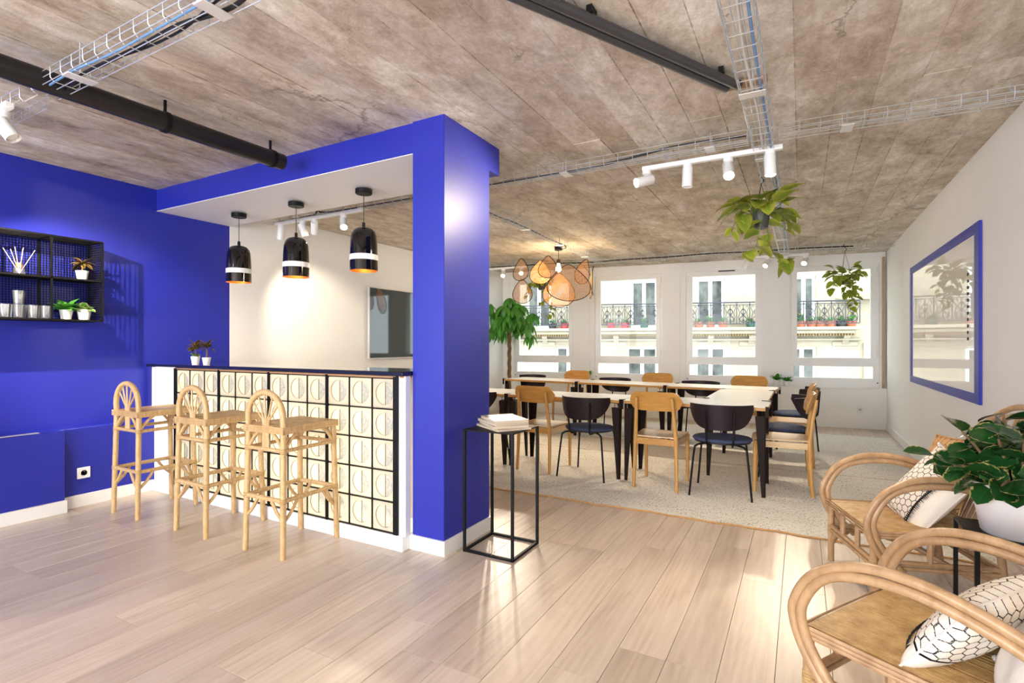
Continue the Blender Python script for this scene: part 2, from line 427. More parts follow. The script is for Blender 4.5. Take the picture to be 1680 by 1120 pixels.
struct(B(XL - .12, XL, YF, 3.205, 0, CZ + .02).build('wall_left', 'blue'), 'cobalt blue left wall')
struct(B(XL - .12, XL, 3.205, 8.9, 0, CZ + .02).build('wall_left', 'white'), 'white left wall beyond the bar')
struct(B(XR, XR + .12, YF, 9.6, 0, CZ + .02).build('wall_right', 'white'), 'plain white right wall')
def wall_open(u0, u1, z0, z1, ops, y, depth):
    """a wall skin in the XZ plane with rectangular openings and reveals, one connected mesh; faces -Y"""
    U = sorted({u0, u1, *[v for o in ops for v in o[:2]]}); Z = sorted({z0, z1, *[v for o in ops for v in o[2:]]})
    vs = [(u, y, z) for z in Z for u in U]; n = len(U); fs = []
    for j in range(len(Z) - 1):
        for i in range(n - 1):
            cu, cz = (U[i] + U[i + 1]) / 2, (Z[j] + Z[j + 1]) / 2
            if not any(o[0] < cu < o[1] and o[2] < cz < o[3] for o in ops): fs.append([j * n + i, j * n + i + 1, (j + 1) * n + i + 1, (j + 1) * n + i])
    for a, b, c, d in ops:
        q = [vs.index((a, y, c)), vs.index((b, y, c)), vs.index((b, y, d)), vs.index((a, y, d))]
        o = len(vs); vs += [(a, y + depth, c), (b, y + depth, c), (b, y + depth, d), (a, y + depth, d)]
        for k in range(4): l = (k + 1) % 4; fs.append([q[k], o + k, o + l, q[l]])
    return MB().add(vs, fs)
rear_ops = [(x - .85, x + .85, .6, 2.4) for x in (-4.0, -2.1, -.2)]  # openings added at the rear fill lamps
struct(wall_open(XL, XR, 0, CZ + .02, rear_ops, YF + .1, -.15).build('wall_rear', 'white', ang=0), 'white rear wall with openings added for the fill lamps')

# blue bulkhead over the bar, its white underside, and the blue column
struct(B(XL + .001, -1.849, 2.53, 3.165, 2.425, CZ + .02, bev=.002).build('beam', 'blue'), 'cobalt blue bulkhead over the bar')
struct(B(XL + .002, -2.09, 2.5315, 3.20, 2.421, 2.4249).build('trim_1', 'white'), 'white underside of the bulkhead')
struct(B(-2.086, -1.848, 2.516, 3.03, 0, CZ + .02, bev=.003).build('column', 'blue'), 'cobalt blue column at the end of the bar')
cb = MB(); p = [(-2.097, 2.502), (-1.835, 2.502), (-1.835, 3.044), (-2.097, 3.044)]
q = [(-2.086, 2.515), (-1.847, 2.515), (-1.847, 3.031), (-2.086, 3.031)]
cb.add([(*a, 0) for a in p] + [(*a, .088) for a in p] + [(*a, .088) for a in q] + [(*a, 0) for a in q],
       [[i, (i + 1) % 4, 4 + (i + 1) % 4, 4 + i] for i in range(4)] + [[4 + i, 4 + (i + 1) % 4, 8 + (i + 1) % 4, 8 + i] for i in range(4)])
struct(cb.build('baseboard_column', 'white_gloss', ang=0), 'white baseboard round the blue column')

# blue lining with a ledge on the left wall, deeper box nearer the viewer
struct(B(XL + .001, -4.862, 1.80, 3.2, 0, .607, bev=.003).build('trim_2', 'blue'), 'blue ledge lining along the left wall')
struct(B(XL + .001, -4.785, YF + .2, 1.80, 0, .607, bev=.003).build('trim_3', 'blue'), 'deeper blue boxed lining of the left wall')
tag(B(-4.84, -4.80, .35, 1.66, .6075, .612, bev=.001).build('vent_grille', 'zinc_plate'), 'pale slim grille set in the top of the blue boxed ledge', 'grille')
struct(B(-4.862, -4.85, 1.80, 2.44, 0, .095, bev=.002).build('baseboard_left', 'white_gloss'), 'white baseboard of the blue ledge')
struct(B(-4.785, -4.772, YF + .2, 1.812, 0, .095, bev=.002).build('baseboard_left', 'white_gloss'), 'white baseboard of the deeper blue box')
struct(B(XL, XL + .013, 3.2, 8.62, 0, .09, bev=.002).build('baseboard_left', 'white_gloss'), 'white baseboard below the screen wall')
struct(B(XR - .014, XR, YF + .2, 9.33, 0, .1, bev=.002).build('baseboard_right', 'white_gloss'), 'white baseboard of the right wall')

# ---- window wall (own frame: x = s along the wall, y outwards)
WIN = [(-1.25, -.075), (-2.79, -1.63), (-4.335, -3.17), (-5.885, -4.71)]
struct(at_far(B(-6.25, .0, .0, .30, 0, .595).build('wall_far', 'white')), 'white parapet wall under the windows')
struct(at_far(B(-6.25, .0, -.02, .14, .585, .603, bev=.003).build('trim_4', 'white_gloss')), 'white window sill')
struct(at_far(B(-6.25, .0, .06, .30, 2.452, CZ + .02).build('wall_far', 'white')), 'white lintel over the windows')
struct(at_far(B(-6.25, .0, -.013, 0, 0, .1, bev=.002).build('baseboard_far', 'white_gloss')), 'white baseboard under the windows')
for i, (a, b) in enumerate([(-.075, 0), (-1.63, -1.25), (-3.17, -2.79), (-4.71, -4.335), (-6.25, -5.885)]):
    m = MB(); c = min(.1, (b - a) * .25)
    prof = [(a, .1), (a, .06), (a + c, .06), (a + c, .048), (b - c, .048), (b - c, .06), (b, .06), (b, .1)]
    vs = [(x_, y_, z_) for z_ in (.603, 2.452) for x_, y_ in prof] + [(x_, .3, z_) for z_ in (.603, 2.452) for x_ in (a, b)]
    n = len(prof); fs = [[k, k + 1, n + k + 1, n + k] for k in range(n - 1)] + [[0, n, 2 * n + 2, 2 * n], [n - 1, 2 * n + 1, 2 * n + 3, 2 * n - 1], [2 * n, 2 * n + 2, 2 * n + 3, 2 * n + 1], list(range(n))[::-1] + [2 * n, 2 * n + 1], list(range(n, 2 * n)) + [2 * n + 3, 2 * n + 2]]
    struct(at_far(fixn(m.add(vs, fs).build('trim_%d' % (5 + i), 'white', ang=0))), 'white panelled pier between windows')
def frame_ring(x0, x1, z0, z1, ix0, ix1, iz0, iz1, y0, y1):
    o = [(x0, z0), (x1, z0), (x1, z1), (x0, z1)]; n = [(ix0, iz0), (ix1, iz0), (ix1, iz1), (ix0, iz1)]
    vs = [(p[0], y, p[1]) for y in (y0, y1) for p in o + n]; fs = []
    for k in range(4):
        l = (k + 1) % 4
        fs += [[k, l, 4 + l, 4 + k], [8 + k, 12 + k, 12 + l, 8 + l], [k, 8 + k, 8 + l, l], [4 + k, 4 + l, 12 + l, 12 + k]]
    return MB().add(vs, fs)
for i, (a, b) in enumerate(WIN):
    W = thing('window_%d' % (4 - i), ['white window nearest the right wall, hanging plant before it', 'third white window from the left with a slit vent above', 'second white window from the left, cable hanging beside it', 'white window behind the lamp and tree'][i], 'window')
    del W['category']; W['kind'] = 'structure'; at_far(W)
    fixn(frame_ring(a, b, .603, 2.452, a + .04, b - .04, .70, 2.42, .085, .16).build('window_frame', 'white_gloss', W, ang=0))
    B(a + .04, b - .04, .095, .155, .915, .985, bev=.003).build('transom', 'white_gloss', W)
    fixn(frame_ring(a + .035, b - .035, .965, 2.425, a + .10, b - .108, 1.042, 2.372, .07, .13).build('sash_frame', 'white_gloss', W, ang=0))
    fixn(frame_ring(a + .038, b - .038, .70, .925, a + .055, b - .075, .738, .914, .09, .13).build('sash_frame', 'white_gloss', W, ang=0))
    B(a + .10, b - .108, .098, .104, 1.04, 2.374).build('pane', 'pane', W)
    B(a + .055, b - .075, .108, .114, .737, .916).build('pane', 'pane', W)
    hx = b - .07 if i == 1 else a + .066
    hm = MB().box(hx - .013, hx + .013, .05, .071, 1.36, 1.42, bev=.003)
    if i == 1: hm.box(hx - .11, hx + .01, .035, .05, 1.385, 1.402, bev=.004)
    else: hm.box(hx - .009, hx + .009, .035, .05, 1.28, 1.41, bev=.004)
    hm.build('handle', 'white_gloss', W)
    for zz in (1.06, 2.3):
        h2 = a + .03 if i == 1 else b - .03
        B(h2 - .008, h2 + .008, .055, .086, zz, zz + .09, bev=.004).build('hinge', 'white_gloss', W)
    for xx in (a + .02, b - .02): MB().lathe([(.009, 0), (.009, .006), (.004, .008)], 10, mat=Matrix.Translation((xx, .086, .675)) @ Matrix.Rotation(PI / 2, 4, 'X')).build('drain_cap', 'black_plastic', W)
    if i == 1: B(a + .5, a + .75, .065, .087, 2.435, 2.452, bev=.003).build('trickle_vent', 'black_plastic', W)

struct(at_far(B(-.05, -.022, .0, .04, .603, 2.53, bev=.003).build('trim_10', plain('tan_strip', '#b69877', .6))), 'tan vertical strip beside the last window')  # plain tan strip standing at the last jamb
# ------------------------------------------------------------------ house across the street
FA = math.radians(15.6)
bd = thing('apartment_building', 'cream stone apartment house with a long wrought iron balcony, across the street', 'building', (-3.53, 22.04, 0), FA)
def facade_mat():
    t = NT('cream_limestone'); v = t.mapping()
    n1 = t.noise(t.mapping((.5, .5, 2)), 1.5, 4); n2 = t.noise(v, 22, 3)
    col = t.ramp(t.math('ADD', t.math('MULTIPLY', n1, .7), t.math('MULTIPLY', n2, .3)), [(.3, lin('#968c78')), (.7, lin('#aea48f'))])
    return t.done(t.pbr(col, .9, spec=.2, normal=t.bump(n2, .15, .01)))
M['stone'] = facade_mat()
M['iron'] = plain('wrought_iron', '#33363c', .6)
def pane_dark():
    t = NT('house_window_glass'); v = t.mapping()
    n1 = t.noise(t.mapping((1, 1, .6)), 2.2, 3)
    col = t.ramp(n1, [(.35, lin('#363838')), (.65, lin('#676a64'))])
    return t.done(t.pbr(col, .08, spec=.12))
M['house_pane'] = pane_dark()
ups = [(-13.2, -12.0), (-10.1, -8.9), (-7.25, -6.15), (-2.74, -1.66), (-.1, .98), (3.5, 4.33), (7.6, 8.7), (10.5, 11.6)]
los = [(-13.2, -12.0), (-10.1, -8.9), (-5.95, -4.85), (-2.92, -1.64), (-.15, 1.05), (3.35, 4.36), (7.5, 8.7), (10.4, 11.6)]
ops = [(a, b, 1.94, 3.92) for a, b in ups] + [(a, b, -1.0, 1.13) for a, b in los] + [(a, b, 5.2, 7.2) for a, b in ups] + [(a, b, -4.4, -2.3) for a, b in los]
WY = .55
wall_open(-16, 14, -9, 9, ops, WY, .28).build('wall', 'stone', bd, ang=0)
for a, b, c, d in ops:
    m_ = (a + b) / 2
    wf = fixn(frame_ring(a, b, c, d, a + .1, b - .1, c + .12, d - .08, WY + .12, WY + .2).box(m_ - .075, m_ + .075, WY + .10, WY + .2, c, d).build('window', 'white_gloss', bd, ang=0))
    for p0, p1 in ((a + .1, m_ - .075), (m_ + .075, b - .1)):
        B(p0, p1, WY + .15, WY + .17, c + .12, d - .08).build('pane', 'house_pane', wf)
    if c < 0 or c > 5: B(a - .08, b + .08, WY - .06, WY + .02, d + .02, d + .07).build('lintel_moulding', 'stone', bd)
B(-16, 5.72, -.08, WY + .02, 1.80, 1.92, bev=.02).build('balcony_slab', 'stone', bd)
B(-16, 5.55, .06, WY + .02, 1.66, 1.80, bev=.03).build('cornice', 'stone', bd)
B(-16, 5.9, .30, WY + .02, 1.40, 1.47, bev=.02).build('cornice', 'stone', bd)
dm = MB()
for k in range(215): x_ = -15.9 + k * .1; dm.box(x_, x_ + .055, .16, .34, 1.585, 1.655)
o = dm.build('dentil_course', 'amber_strip', bd, ang=0); o.data.materials[0] = plain('ochre_stone', '#8d7548', .9); o['kind'] = 'stuff'
for s_ in (-9.5, -6.4, -3.35, .42, 1.97, 5.34):
    cm = MB(); pr_ = [(0, 0), (-.30, 0), (-.28, -.12), (-.14, -.24), (-.06, -.42), (0, -.46)]
    cm.add([(sx, y_, z_) for sx in (-.11, .11) for y_, z_ in pr_], [[0, 1, 2, 3, 4, 5], [11, 10, 9, 8, 7, 6]] + [[k, (k + 1) % 6 + 0, (k + 1) % 6 + 6, k + 6] for k in range(6)])
    o = fixn(cm.build('console_bracket', 'stone', bd)); o.location = (s_, WY, 1.66)
    o2 = MB().box(s_ - .45, s_ + .45, WY - .05, WY + .02, 1.18, 1.36, bev=.02).build('carved_panel', 'stone', bd)
B(5.95, 6.25, .42, WY + .02, -9, 1.3, bev=.02).build('pilaster', 'stone', bd)
B(5.0, 6.7, .2, WY + .02, 2.95, 3.05, bev=.02).build('ledge', 'stone', bd)
rail = MB()
for z_, r_ in ((2.90, .03), (2.80, .018), (2.05, .02)): rail.tube([(-16, 0, z_), (5.64, 0, z_)], r_, 6)
rl = rail.build('balcony_railing', 'iron', bd)
om = MB()
om.tube([(0, 0, 2.05), (0, 0, 2.80)], .016, 5)
for sg in (-1, 1):
    om.tube(smooth([(0, 0, 2.12), (sg * .10, 0, 2.16), (sg * .13, 0, 2.27), (sg * .05, 0, 2.34), (0, 0, 2.42), (sg * .09, 0, 2.5), (sg * .05, 0, 2.6), (0, 0, 2.66)], 3), .017, 5)
    om.tube(smooth([(sg * .12, 0, 2.05), (sg * .17, 0, 2.3), (sg * .13, 0, 2.5), (sg * .2, 0, 2.68), (sg * .14, 0, 2.76), (sg * .1, 0, 2.70)], 3), .013, 5)
for z_, r_ in ((2.2, .05), (2.42, .06), (2.62, .045)): om.lathe([(0, -r_), (r_, 0), (0, r_)], 8, (0, 0, z_))
o = om.build('scroll_ornament', 'iron', rl); om_me = o.data; o.location = (-15.7, 0, 0)
bm_ = MB().tube([(0, 0, 2.05), (0, 0, 2.9)], .018, 5).lathe([(0, -.07), (.045, 0), (0, .07)], 6, (0, 0, 2.8))
o = bm_.build('baluster', 'iron', rl); ba_me = o.data; o.location = (-15.46, 0, 0)
k = 1
while -15.7 + k * .48 < 5.5:
    if -15.7 + k * .48 > -8.5:
        link('scroll_ornament', om_me, rl).location = (-15.7 + k * .48, 0, 0)
        link('baluster', ba_me, rl).location = (-15.46 + k * .48, 0, 0)
    k += 1
struct(B(-40, 40, 10.5, 40, -9.2, -9.0).build('street', plain('asphalt', '#5a5a5c', .9)), 'street far below the windows')
# ------------------------------------------------------------------ leaves and plants
def leaf_mesh(name, mat, L, W, tip=.6, droop=.25, fold=.15, n=6, peak=.45, wave=0):
    m = MB(); uv = []
    for i in range(n + 1):
        t = i / n
        wd = W / 2 * (math.sin(PI * min(1, t ** (math.log(.5) / math.log(peak)))) ** tip) if 0 < t < 1 else .004 * W
        y = L * (t - .12 * droop * t * t); z = -droop * L * t * t * .6
        for u in (-1, -.5, 0, .5, 1):
            m.v.append((wd * u, y, z + fold * abs(u) * wd + wave * math.sin(t * 9 + u * 3) * W)); uv.append((u / 2 + .5, t))
    for i in range(n):
        for k in range(4): a = i * 5 + k; m.f.append([a, a + 1, a + 6, a + 5]); m.mi.append(0)
    m.uv = uv
    o = m.build(name, mat, ang=180); me = o.data; bpy.data.objects.remove(o); return me
def orient(base, d, up=(0, 0, 1), roll=0, s=1):
    y = Vector(d).normalized(); u = Vector(up)
    x = y.cross(u)
    if x.length < .05: x = y.cross(Vector((1, 0, 0)))
    x.normalize(); z = x.cross(y)
    m = Matrix((x, y, z)).transposed().to_4x4()
    return Matrix.Translation(base) @ m @ Matrix.Rotation(roll, 4, 'Y') @ Matrix.Scale(s, 4)
def put_leaf(par, me, base, d, roll=0, s=1, name='leaf', up=(0, 0, 1)):
    o = link(name, me, par); o.matrix_local = orient(base, d, up, roll, s); return o
LM = {}
LM['pachira'] = leaf_mesh('leaf', 'leaf_green', .26, .085, .8, .7, .25, peak=.5)
LM['pothos'] = leaf_mesh('leaf', 'leaf_pothos', .125, .095, .6, .6, .22, peak=.33, wave=.03)
LM['pothos_dark'] = leaf_mesh('leaf', 'leaf_varieg', .10, .075, .6, .6, .22, peak=.33)
LM['pepero'] = leaf_mesh('leaf', 'leaf_pepero', .112, .086, .45, .45, .18, peak=.55)
LM['croton'] = leaf_mesh('leaf', 'leaf_croton', .07, .022, .8, .8, .2)
LM['small'] = leaf_mesh('leaf', 'leaf_green', .06, .026, .7, .7, .2)
LM['varieg'] = leaf_mesh('leaf', 'leaf_varieg', .05, .03, .6, .7, .2)
LM['petal'] = leaf_mesh('petal', 'leaf_flower', .11, .08, .5, .5, .2, n=3)
LM['petal_y'] = leaf_mesh('petal', 'leaf_yellow', .14, .07, .5, .5, .2, n=3)
LM['outleaf'] = leaf_mesh('leaf', 'leaf_green', .22, .09, .7, .6, .2, n=3)
def pot(par, r0, r1, h, mat, soil=True, name='pot'):
    MB().lathe([(r0, 0), (r1, h), (r1 * .94, h), (r1 * .9, h * .86)], 20).build(name, mat, par)
    if soil: MB().lathe([(0, h * .84), (r1 * .91, h * .86)], 14).build('soil', 'soil', par)
def rosette(par, me, c, n, el=(20, 75), L=1, rnd=.3, name='leaf'):
    for k in range(n):
        a = k * 2.4 + random.uniform(-.3, .3); e = math.radians(random.uniform(*el))
        put_leaf(par, me, c, (math.cos(a) * math.cos(e), math.sin(a) * math.cos(e), math.sin(e)), random.uniform(-.4, .4), L * random.uniform(1 - rnd, 1 + rnd), name)
# balcony flowerpots
bp = [(-6.04, 'dark_pot', 'low dark bowl of trailing plants on the balcony, leftmost pot', 'green'), (-5.51, 'red_pot', 'long red planter of flowers on the balcony behind the tree', 'mix'), (-4.75, 'dark_pot', 'dark square balcony planter beside the red one', 'green'),
      (-3.55, 'red_pot', 'small red pot at the left of the second window view', 'mix'), (-2.98, 'red_pot', 'pink bowl planter in the middle of the second window view', 'mix'), (-2.2, 'green_pot', 'green pot with a tall orange flowering plant on the balcony', 'tall'),
      (-.04, 'terracotta', 'small terracotta pot at the left of the third window view', 'mix'), (.40, 'terracotta', 'terracotta pot with yellow green shrub on the balcony', 'tall'), (.86, 'terracotta', 'rounded terracotta pot with a broad bush on the balcony', 'mix'), (1.9, 'green_pot', 'low green trough with a small terracotta plant on the balcony', 'mix'),
      (3.71, 'terracotta', 'terracotta pot with pale shrub, first in the rightmost window view', 'tall'), (4.08, 'terracotta', 'brown pot second in the rightmost window view', 'green'), (4.40, 'terracotta', 'orange pot third in the rightmost window view', 'mix'), (4.76, 'terracotta', 'plain terracotta pot fourth in the rightmost window view', 'green'), (5.12, 'dark_pot', 'long grey trough near the end of the balcony', 'green'), (5.45, 'terracotta', 'last pot at the right end of the balcony with yellow leaves', 'tall')]
for s_, mt, lb, kind in bp:
    x_, y_ = -3.53 + s_ * math.cos(FA) - .25 * math.sin(FA), 22.04 + s_ * math.sin(FA) + .25 * math.cos(FA)
    t = thing('balcony_flowerpot', lb, 'flowerpot', (x_, y_, 1.921), random.random() * 6, 'pots on the balcony across the street')
    pot(t, .14, .19, .22, mt)
    rosette(t, LM['outleaf'], (0, 0, .19), 11, (30, 85), 1.1 if kind != 'tall' else 1.5)
    if kind != 'green': rosette(t, LM['petal' if kind == 'mix' else 'petal_y'], (0, 0, .3 if kind == 'mix' else .45), 7, (10, 70), 1, name='petal')

# ------------------------------------------------------------------ bar
bar = thing('bar_counter', 'white bar front of backlit square glass blocks in black iron frames', 'bar counter', (0, 0, 0))
BX0, BX1, BZ0, BZ1, BY = -4.524, -2.158, .095, 1.040, 2.45
cols, rows = 12, 5; bw = (BX1 - BX0) / cols; bh = (BZ1 - BZ0) / rows
def block_material(name, c, tr, rough, bump=0):
    t = NT(name); v = t.mapping(); nz = t.noise(v, 14, 3, .6, dist=1.5)
    nm = t.bump(nz, bump, .02) if bump else None
    d = t.n('ShaderNodeBsdfTranslucent'); d.inputs[0].default_value = lin(c)
    b = t.pbr(lin(c), rough, normal=nm, spec=.7)
    mx = t.n('ShaderNodeMixShader'); mx.inputs[0].default_value = tr; t.L(b, mx.inputs[1]); t.L(d.outputs[0], mx.inputs[2])
    if bump:
        t.L(nm, d.inputs['Normal'])
        tp = t.n('ShaderNodeBsdfTransparent'); tp.inputs[0].default_value = (.93, .95, .95, 1)
        m2 = t.n('ShaderNodeMixShader'); t.L(t.ramp(nz, [(.4, (.10, .10, .10)), (.62, (.5, .5, .5))]), m2.inputs[0]); t.L(mx.outputs[0], m2.inputs[1]); t.L(tp.outputs[0], m2.inputs[2])
        return t.done(m2.outputs[0])
    return t.done(mx.outputs[0])
M['blk'] = block_material('frosted_glass_block', '#f6eedd', .62, .12)
M['blk_clear'] = block_material('rippled_clear_glass', '#cdd0cb', .35, .04, 1.4)
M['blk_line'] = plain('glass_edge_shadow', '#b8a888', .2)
def glass_block():
    """square pressed-glass block: bevelled rim, sunk round dish, D-shaped rippled lens on its right half"""
    W2, H2 = bw / 2 - .0035, bh / 2 - .0035; N = 32; m = MB(); cr = .071
    def sq(a, hx, hz):
        c_, s_ = math.cos(a), math.sin(a); k = 1 / max(abs(c_), abs(s_)); return (c_ * k * hx, s_ * k * hz)
    rings = []
    A = [2 * PI * k / N for k in range(N)]
    rings.append([(*sq(a, W2, H2), .075) for a in A])
    rings.append([(*sq(a, W2, H2), .008) for a in A])
    rings.append([(*sq(a, W2 - .006, H2 - .006), .0) for a in A])
    rings.append([(*sq(a, W2 - .014, H2 - .014), .002) for a in A])
    rings.append([(cr * math.cos(a), cr * math.sin(a), .002) for a in A])
    rings.append([((cr - .0012) * math.cos(a), (cr - .0012) * math.sin(a), .009) for a in A])
    vs = [(x_, y_, z_) for r in rings for x_, z_, y_ in r]; fs = []; mi = []
    for r in range(len(rings) - 1):
        for k in range(N):
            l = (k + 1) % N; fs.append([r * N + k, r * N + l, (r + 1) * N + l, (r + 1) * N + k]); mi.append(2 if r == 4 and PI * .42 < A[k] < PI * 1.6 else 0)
    base = (len(rings) - 1) * N
    left = [base + k for k in range(N) if math.cos(A[k]) <= 1e-6]
    right = [base + k for k in range(N) if math.cos(A[k]) >= -1e-6]
    fs.append(left); mi.append(0)
    m.v = vs; m.f = fs; m.mi = mi
    # right half: a raised-then-sunk rippled lens with a step at the middle
    top, bot = base + N // 4, base + 3 * N // 4
    ridx = [base + k for k in range(3 * N // 4, N)] + [base + k for k in range(0, N // 4 + 1)]
    o = len(m.v); deep = [(vs[i][0] if i not in (top, bot) else .0, .017, vs[i][2]) for i in ridx]
    m.v += deep; n = len(ridx)
    for k in range(n - 1): m.f.append([ridx[k], ridx[k + 1], o + k + 1, o + k]); m.mi.append(1)
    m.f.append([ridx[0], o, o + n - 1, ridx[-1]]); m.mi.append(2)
    m.f.append([o + k for k in range(n)]); m.mi.append(1)
    return fixn(m.build('glass_block', ['blk', 'blk_clear', 'blk_line'], bar, ang=25))
gb = glass_block(); gme = gb.data
for c_ in range(cols):
    for r in range(rows):
        o = gb if c_ + r == 0 else link('glass_block', gme, bar)
        o.location = (BX0 + bw * (c_ + .5), BY, BZ0 + bh * (r + .5))
for k in range(5):   # heavy uprights
    xx = BX0 + k * 3 * bw; ww = .016 if k in (0, 4) else .009
    B(xx - ww, xx + (ww if k < 4 else .018), BY - .012, BY + .06, BZ0 - .012, BZ1 + .012).build('frame_upright', 'black_metal', bar, ang=0)
for c_ in range(cols):
    if c_ % 3: B(BX0 + c_ * bw - .0025, BX0 + c_ * bw + .0025, BY - .003, BY + .06, BZ0, BZ1).build('glazing_bar', 'black_metal', bar, ang=0)
for r in range(rows + 1): B(BX0, BX1, BY - .004, BY + .06, BZ0 + r * bh - .0035, BZ0 + r * bh + .0035).build('glazing_bar', 'black_metal', bar, ang=0)
B(BX0, BX1, BY - .006, BY + .07, 1.0435, 1.0565).build('timber_strip', 'amber_strip', bar)
B(-4.90, BX0 - .016, BY + .004, BY + .05, .09, 1.056).build('side_panel', 'white', bar)
B(BX1 + .018, -2.088, BY + .004, BY + .05, .09, 1.056).build('side_panel', 'white', bar)
B(-4.86, -2.097, 2.435, 2.80, 0, .092, bev=.003).build('plinth', 'white_gloss', bar)
B(-4.86, -2.09, 2.76, 2.80, .092, 1.056).build('back_panel', 'white', bar)
B(-2.125, -2.10, BY - .004, BY + .08, 1.047, 1.0565).build('bracket', 'gold', bar)
lamp('AREA', 'bar_backlight', ((BX0 + BX1) / 2, 2.75, .57), 10, (1, .86, .62), 2.3, ((BX0 + BX1) / 2, 2.4, .57), .9)
ct = MB().box(-4.935, -2.09, 2.425, 2.82, 1.057, 1.084, bev=.004).build('worktop', plain('black_lacquered_glass', '#07080d', .05, var=.01, coat=1), None)
tag(ct, 'long glossy black bar top on the glass block front', 'worktop')

# ------------------------------------------------------------------ pendants over the bar
def pendant(loc, label):
    t = thing('pendant_lamp', label, 'pendant lamp', loc, 0, 'black glazed pendants over the bar')
    MB().lathe([(.0, 0), (.062, 0), (.062, -.03), (.058, -.034), (0, -.034)], 24).build('ceiling_rose', 'black_metal', t)
    MB().tube([(0, 0, -.03), (0, 0, -.275)], .003, 6).build('cord', 'black_plastic', t)
    MB().lathe([(.006, -.245), (.012, -.25), (.012, -.285), (.02, -.288)], 12).build('cord_grip', 'black_metal', t)
    k = .66; q = lambda P_: [(r * k, z) for r, z in P_]
    out = [(.02, -.284), (.06, -.287), (.10, -.298), (.128, -.32), (.143, -.352), (.150, -.41), (.1545, -.49)]
    m = MB().lathe(q([(.001, -.285)] + out + [(.156, -.49), (.156, -.535), (.155, -.535), (.1565, -.60), (.157, -.611), (.152, -.611), (.146, -.49), (.122, -.35), (.05, -.30), (.001, -.298)]), 40)
    n = 40
    sh = m.build('lamp_shade', ['black_gloss', 'gold'], t, ang=50)
    for p_ in sh.data.polygons:
        if 12 * n <= p_.index < 17 * n: p_.material_index = 1
    MB().lathe(q([(.1552, -.492), (.1585, -.494), (.159, -.532), (.1562, -.534), (.1552, -.534)]), 40).build('glaze_band', 'white_gloss', t)
    MB().lathe([(.018, -.31), (.018, -.36), (.03, -.40), (.03, -.43), (.001, -.455)], 14).build('bulb', 'bulb', t)
    lamp('POINT', 'pendant_light', (0, 0, -.52), 6, (1, .8, .55), .03).parent = t
    return t
for xx, lb in ((-4.385, 'black glazed dome pendant with white band, above the left end of the bar'), (-3.632, 'black glazed dome pendant with white band, middle of the three'), (-2.880, 'black glazed dome pendant with white band, nearest the blue column')):
    pendant((xx, 2.91, 2.411), lb)

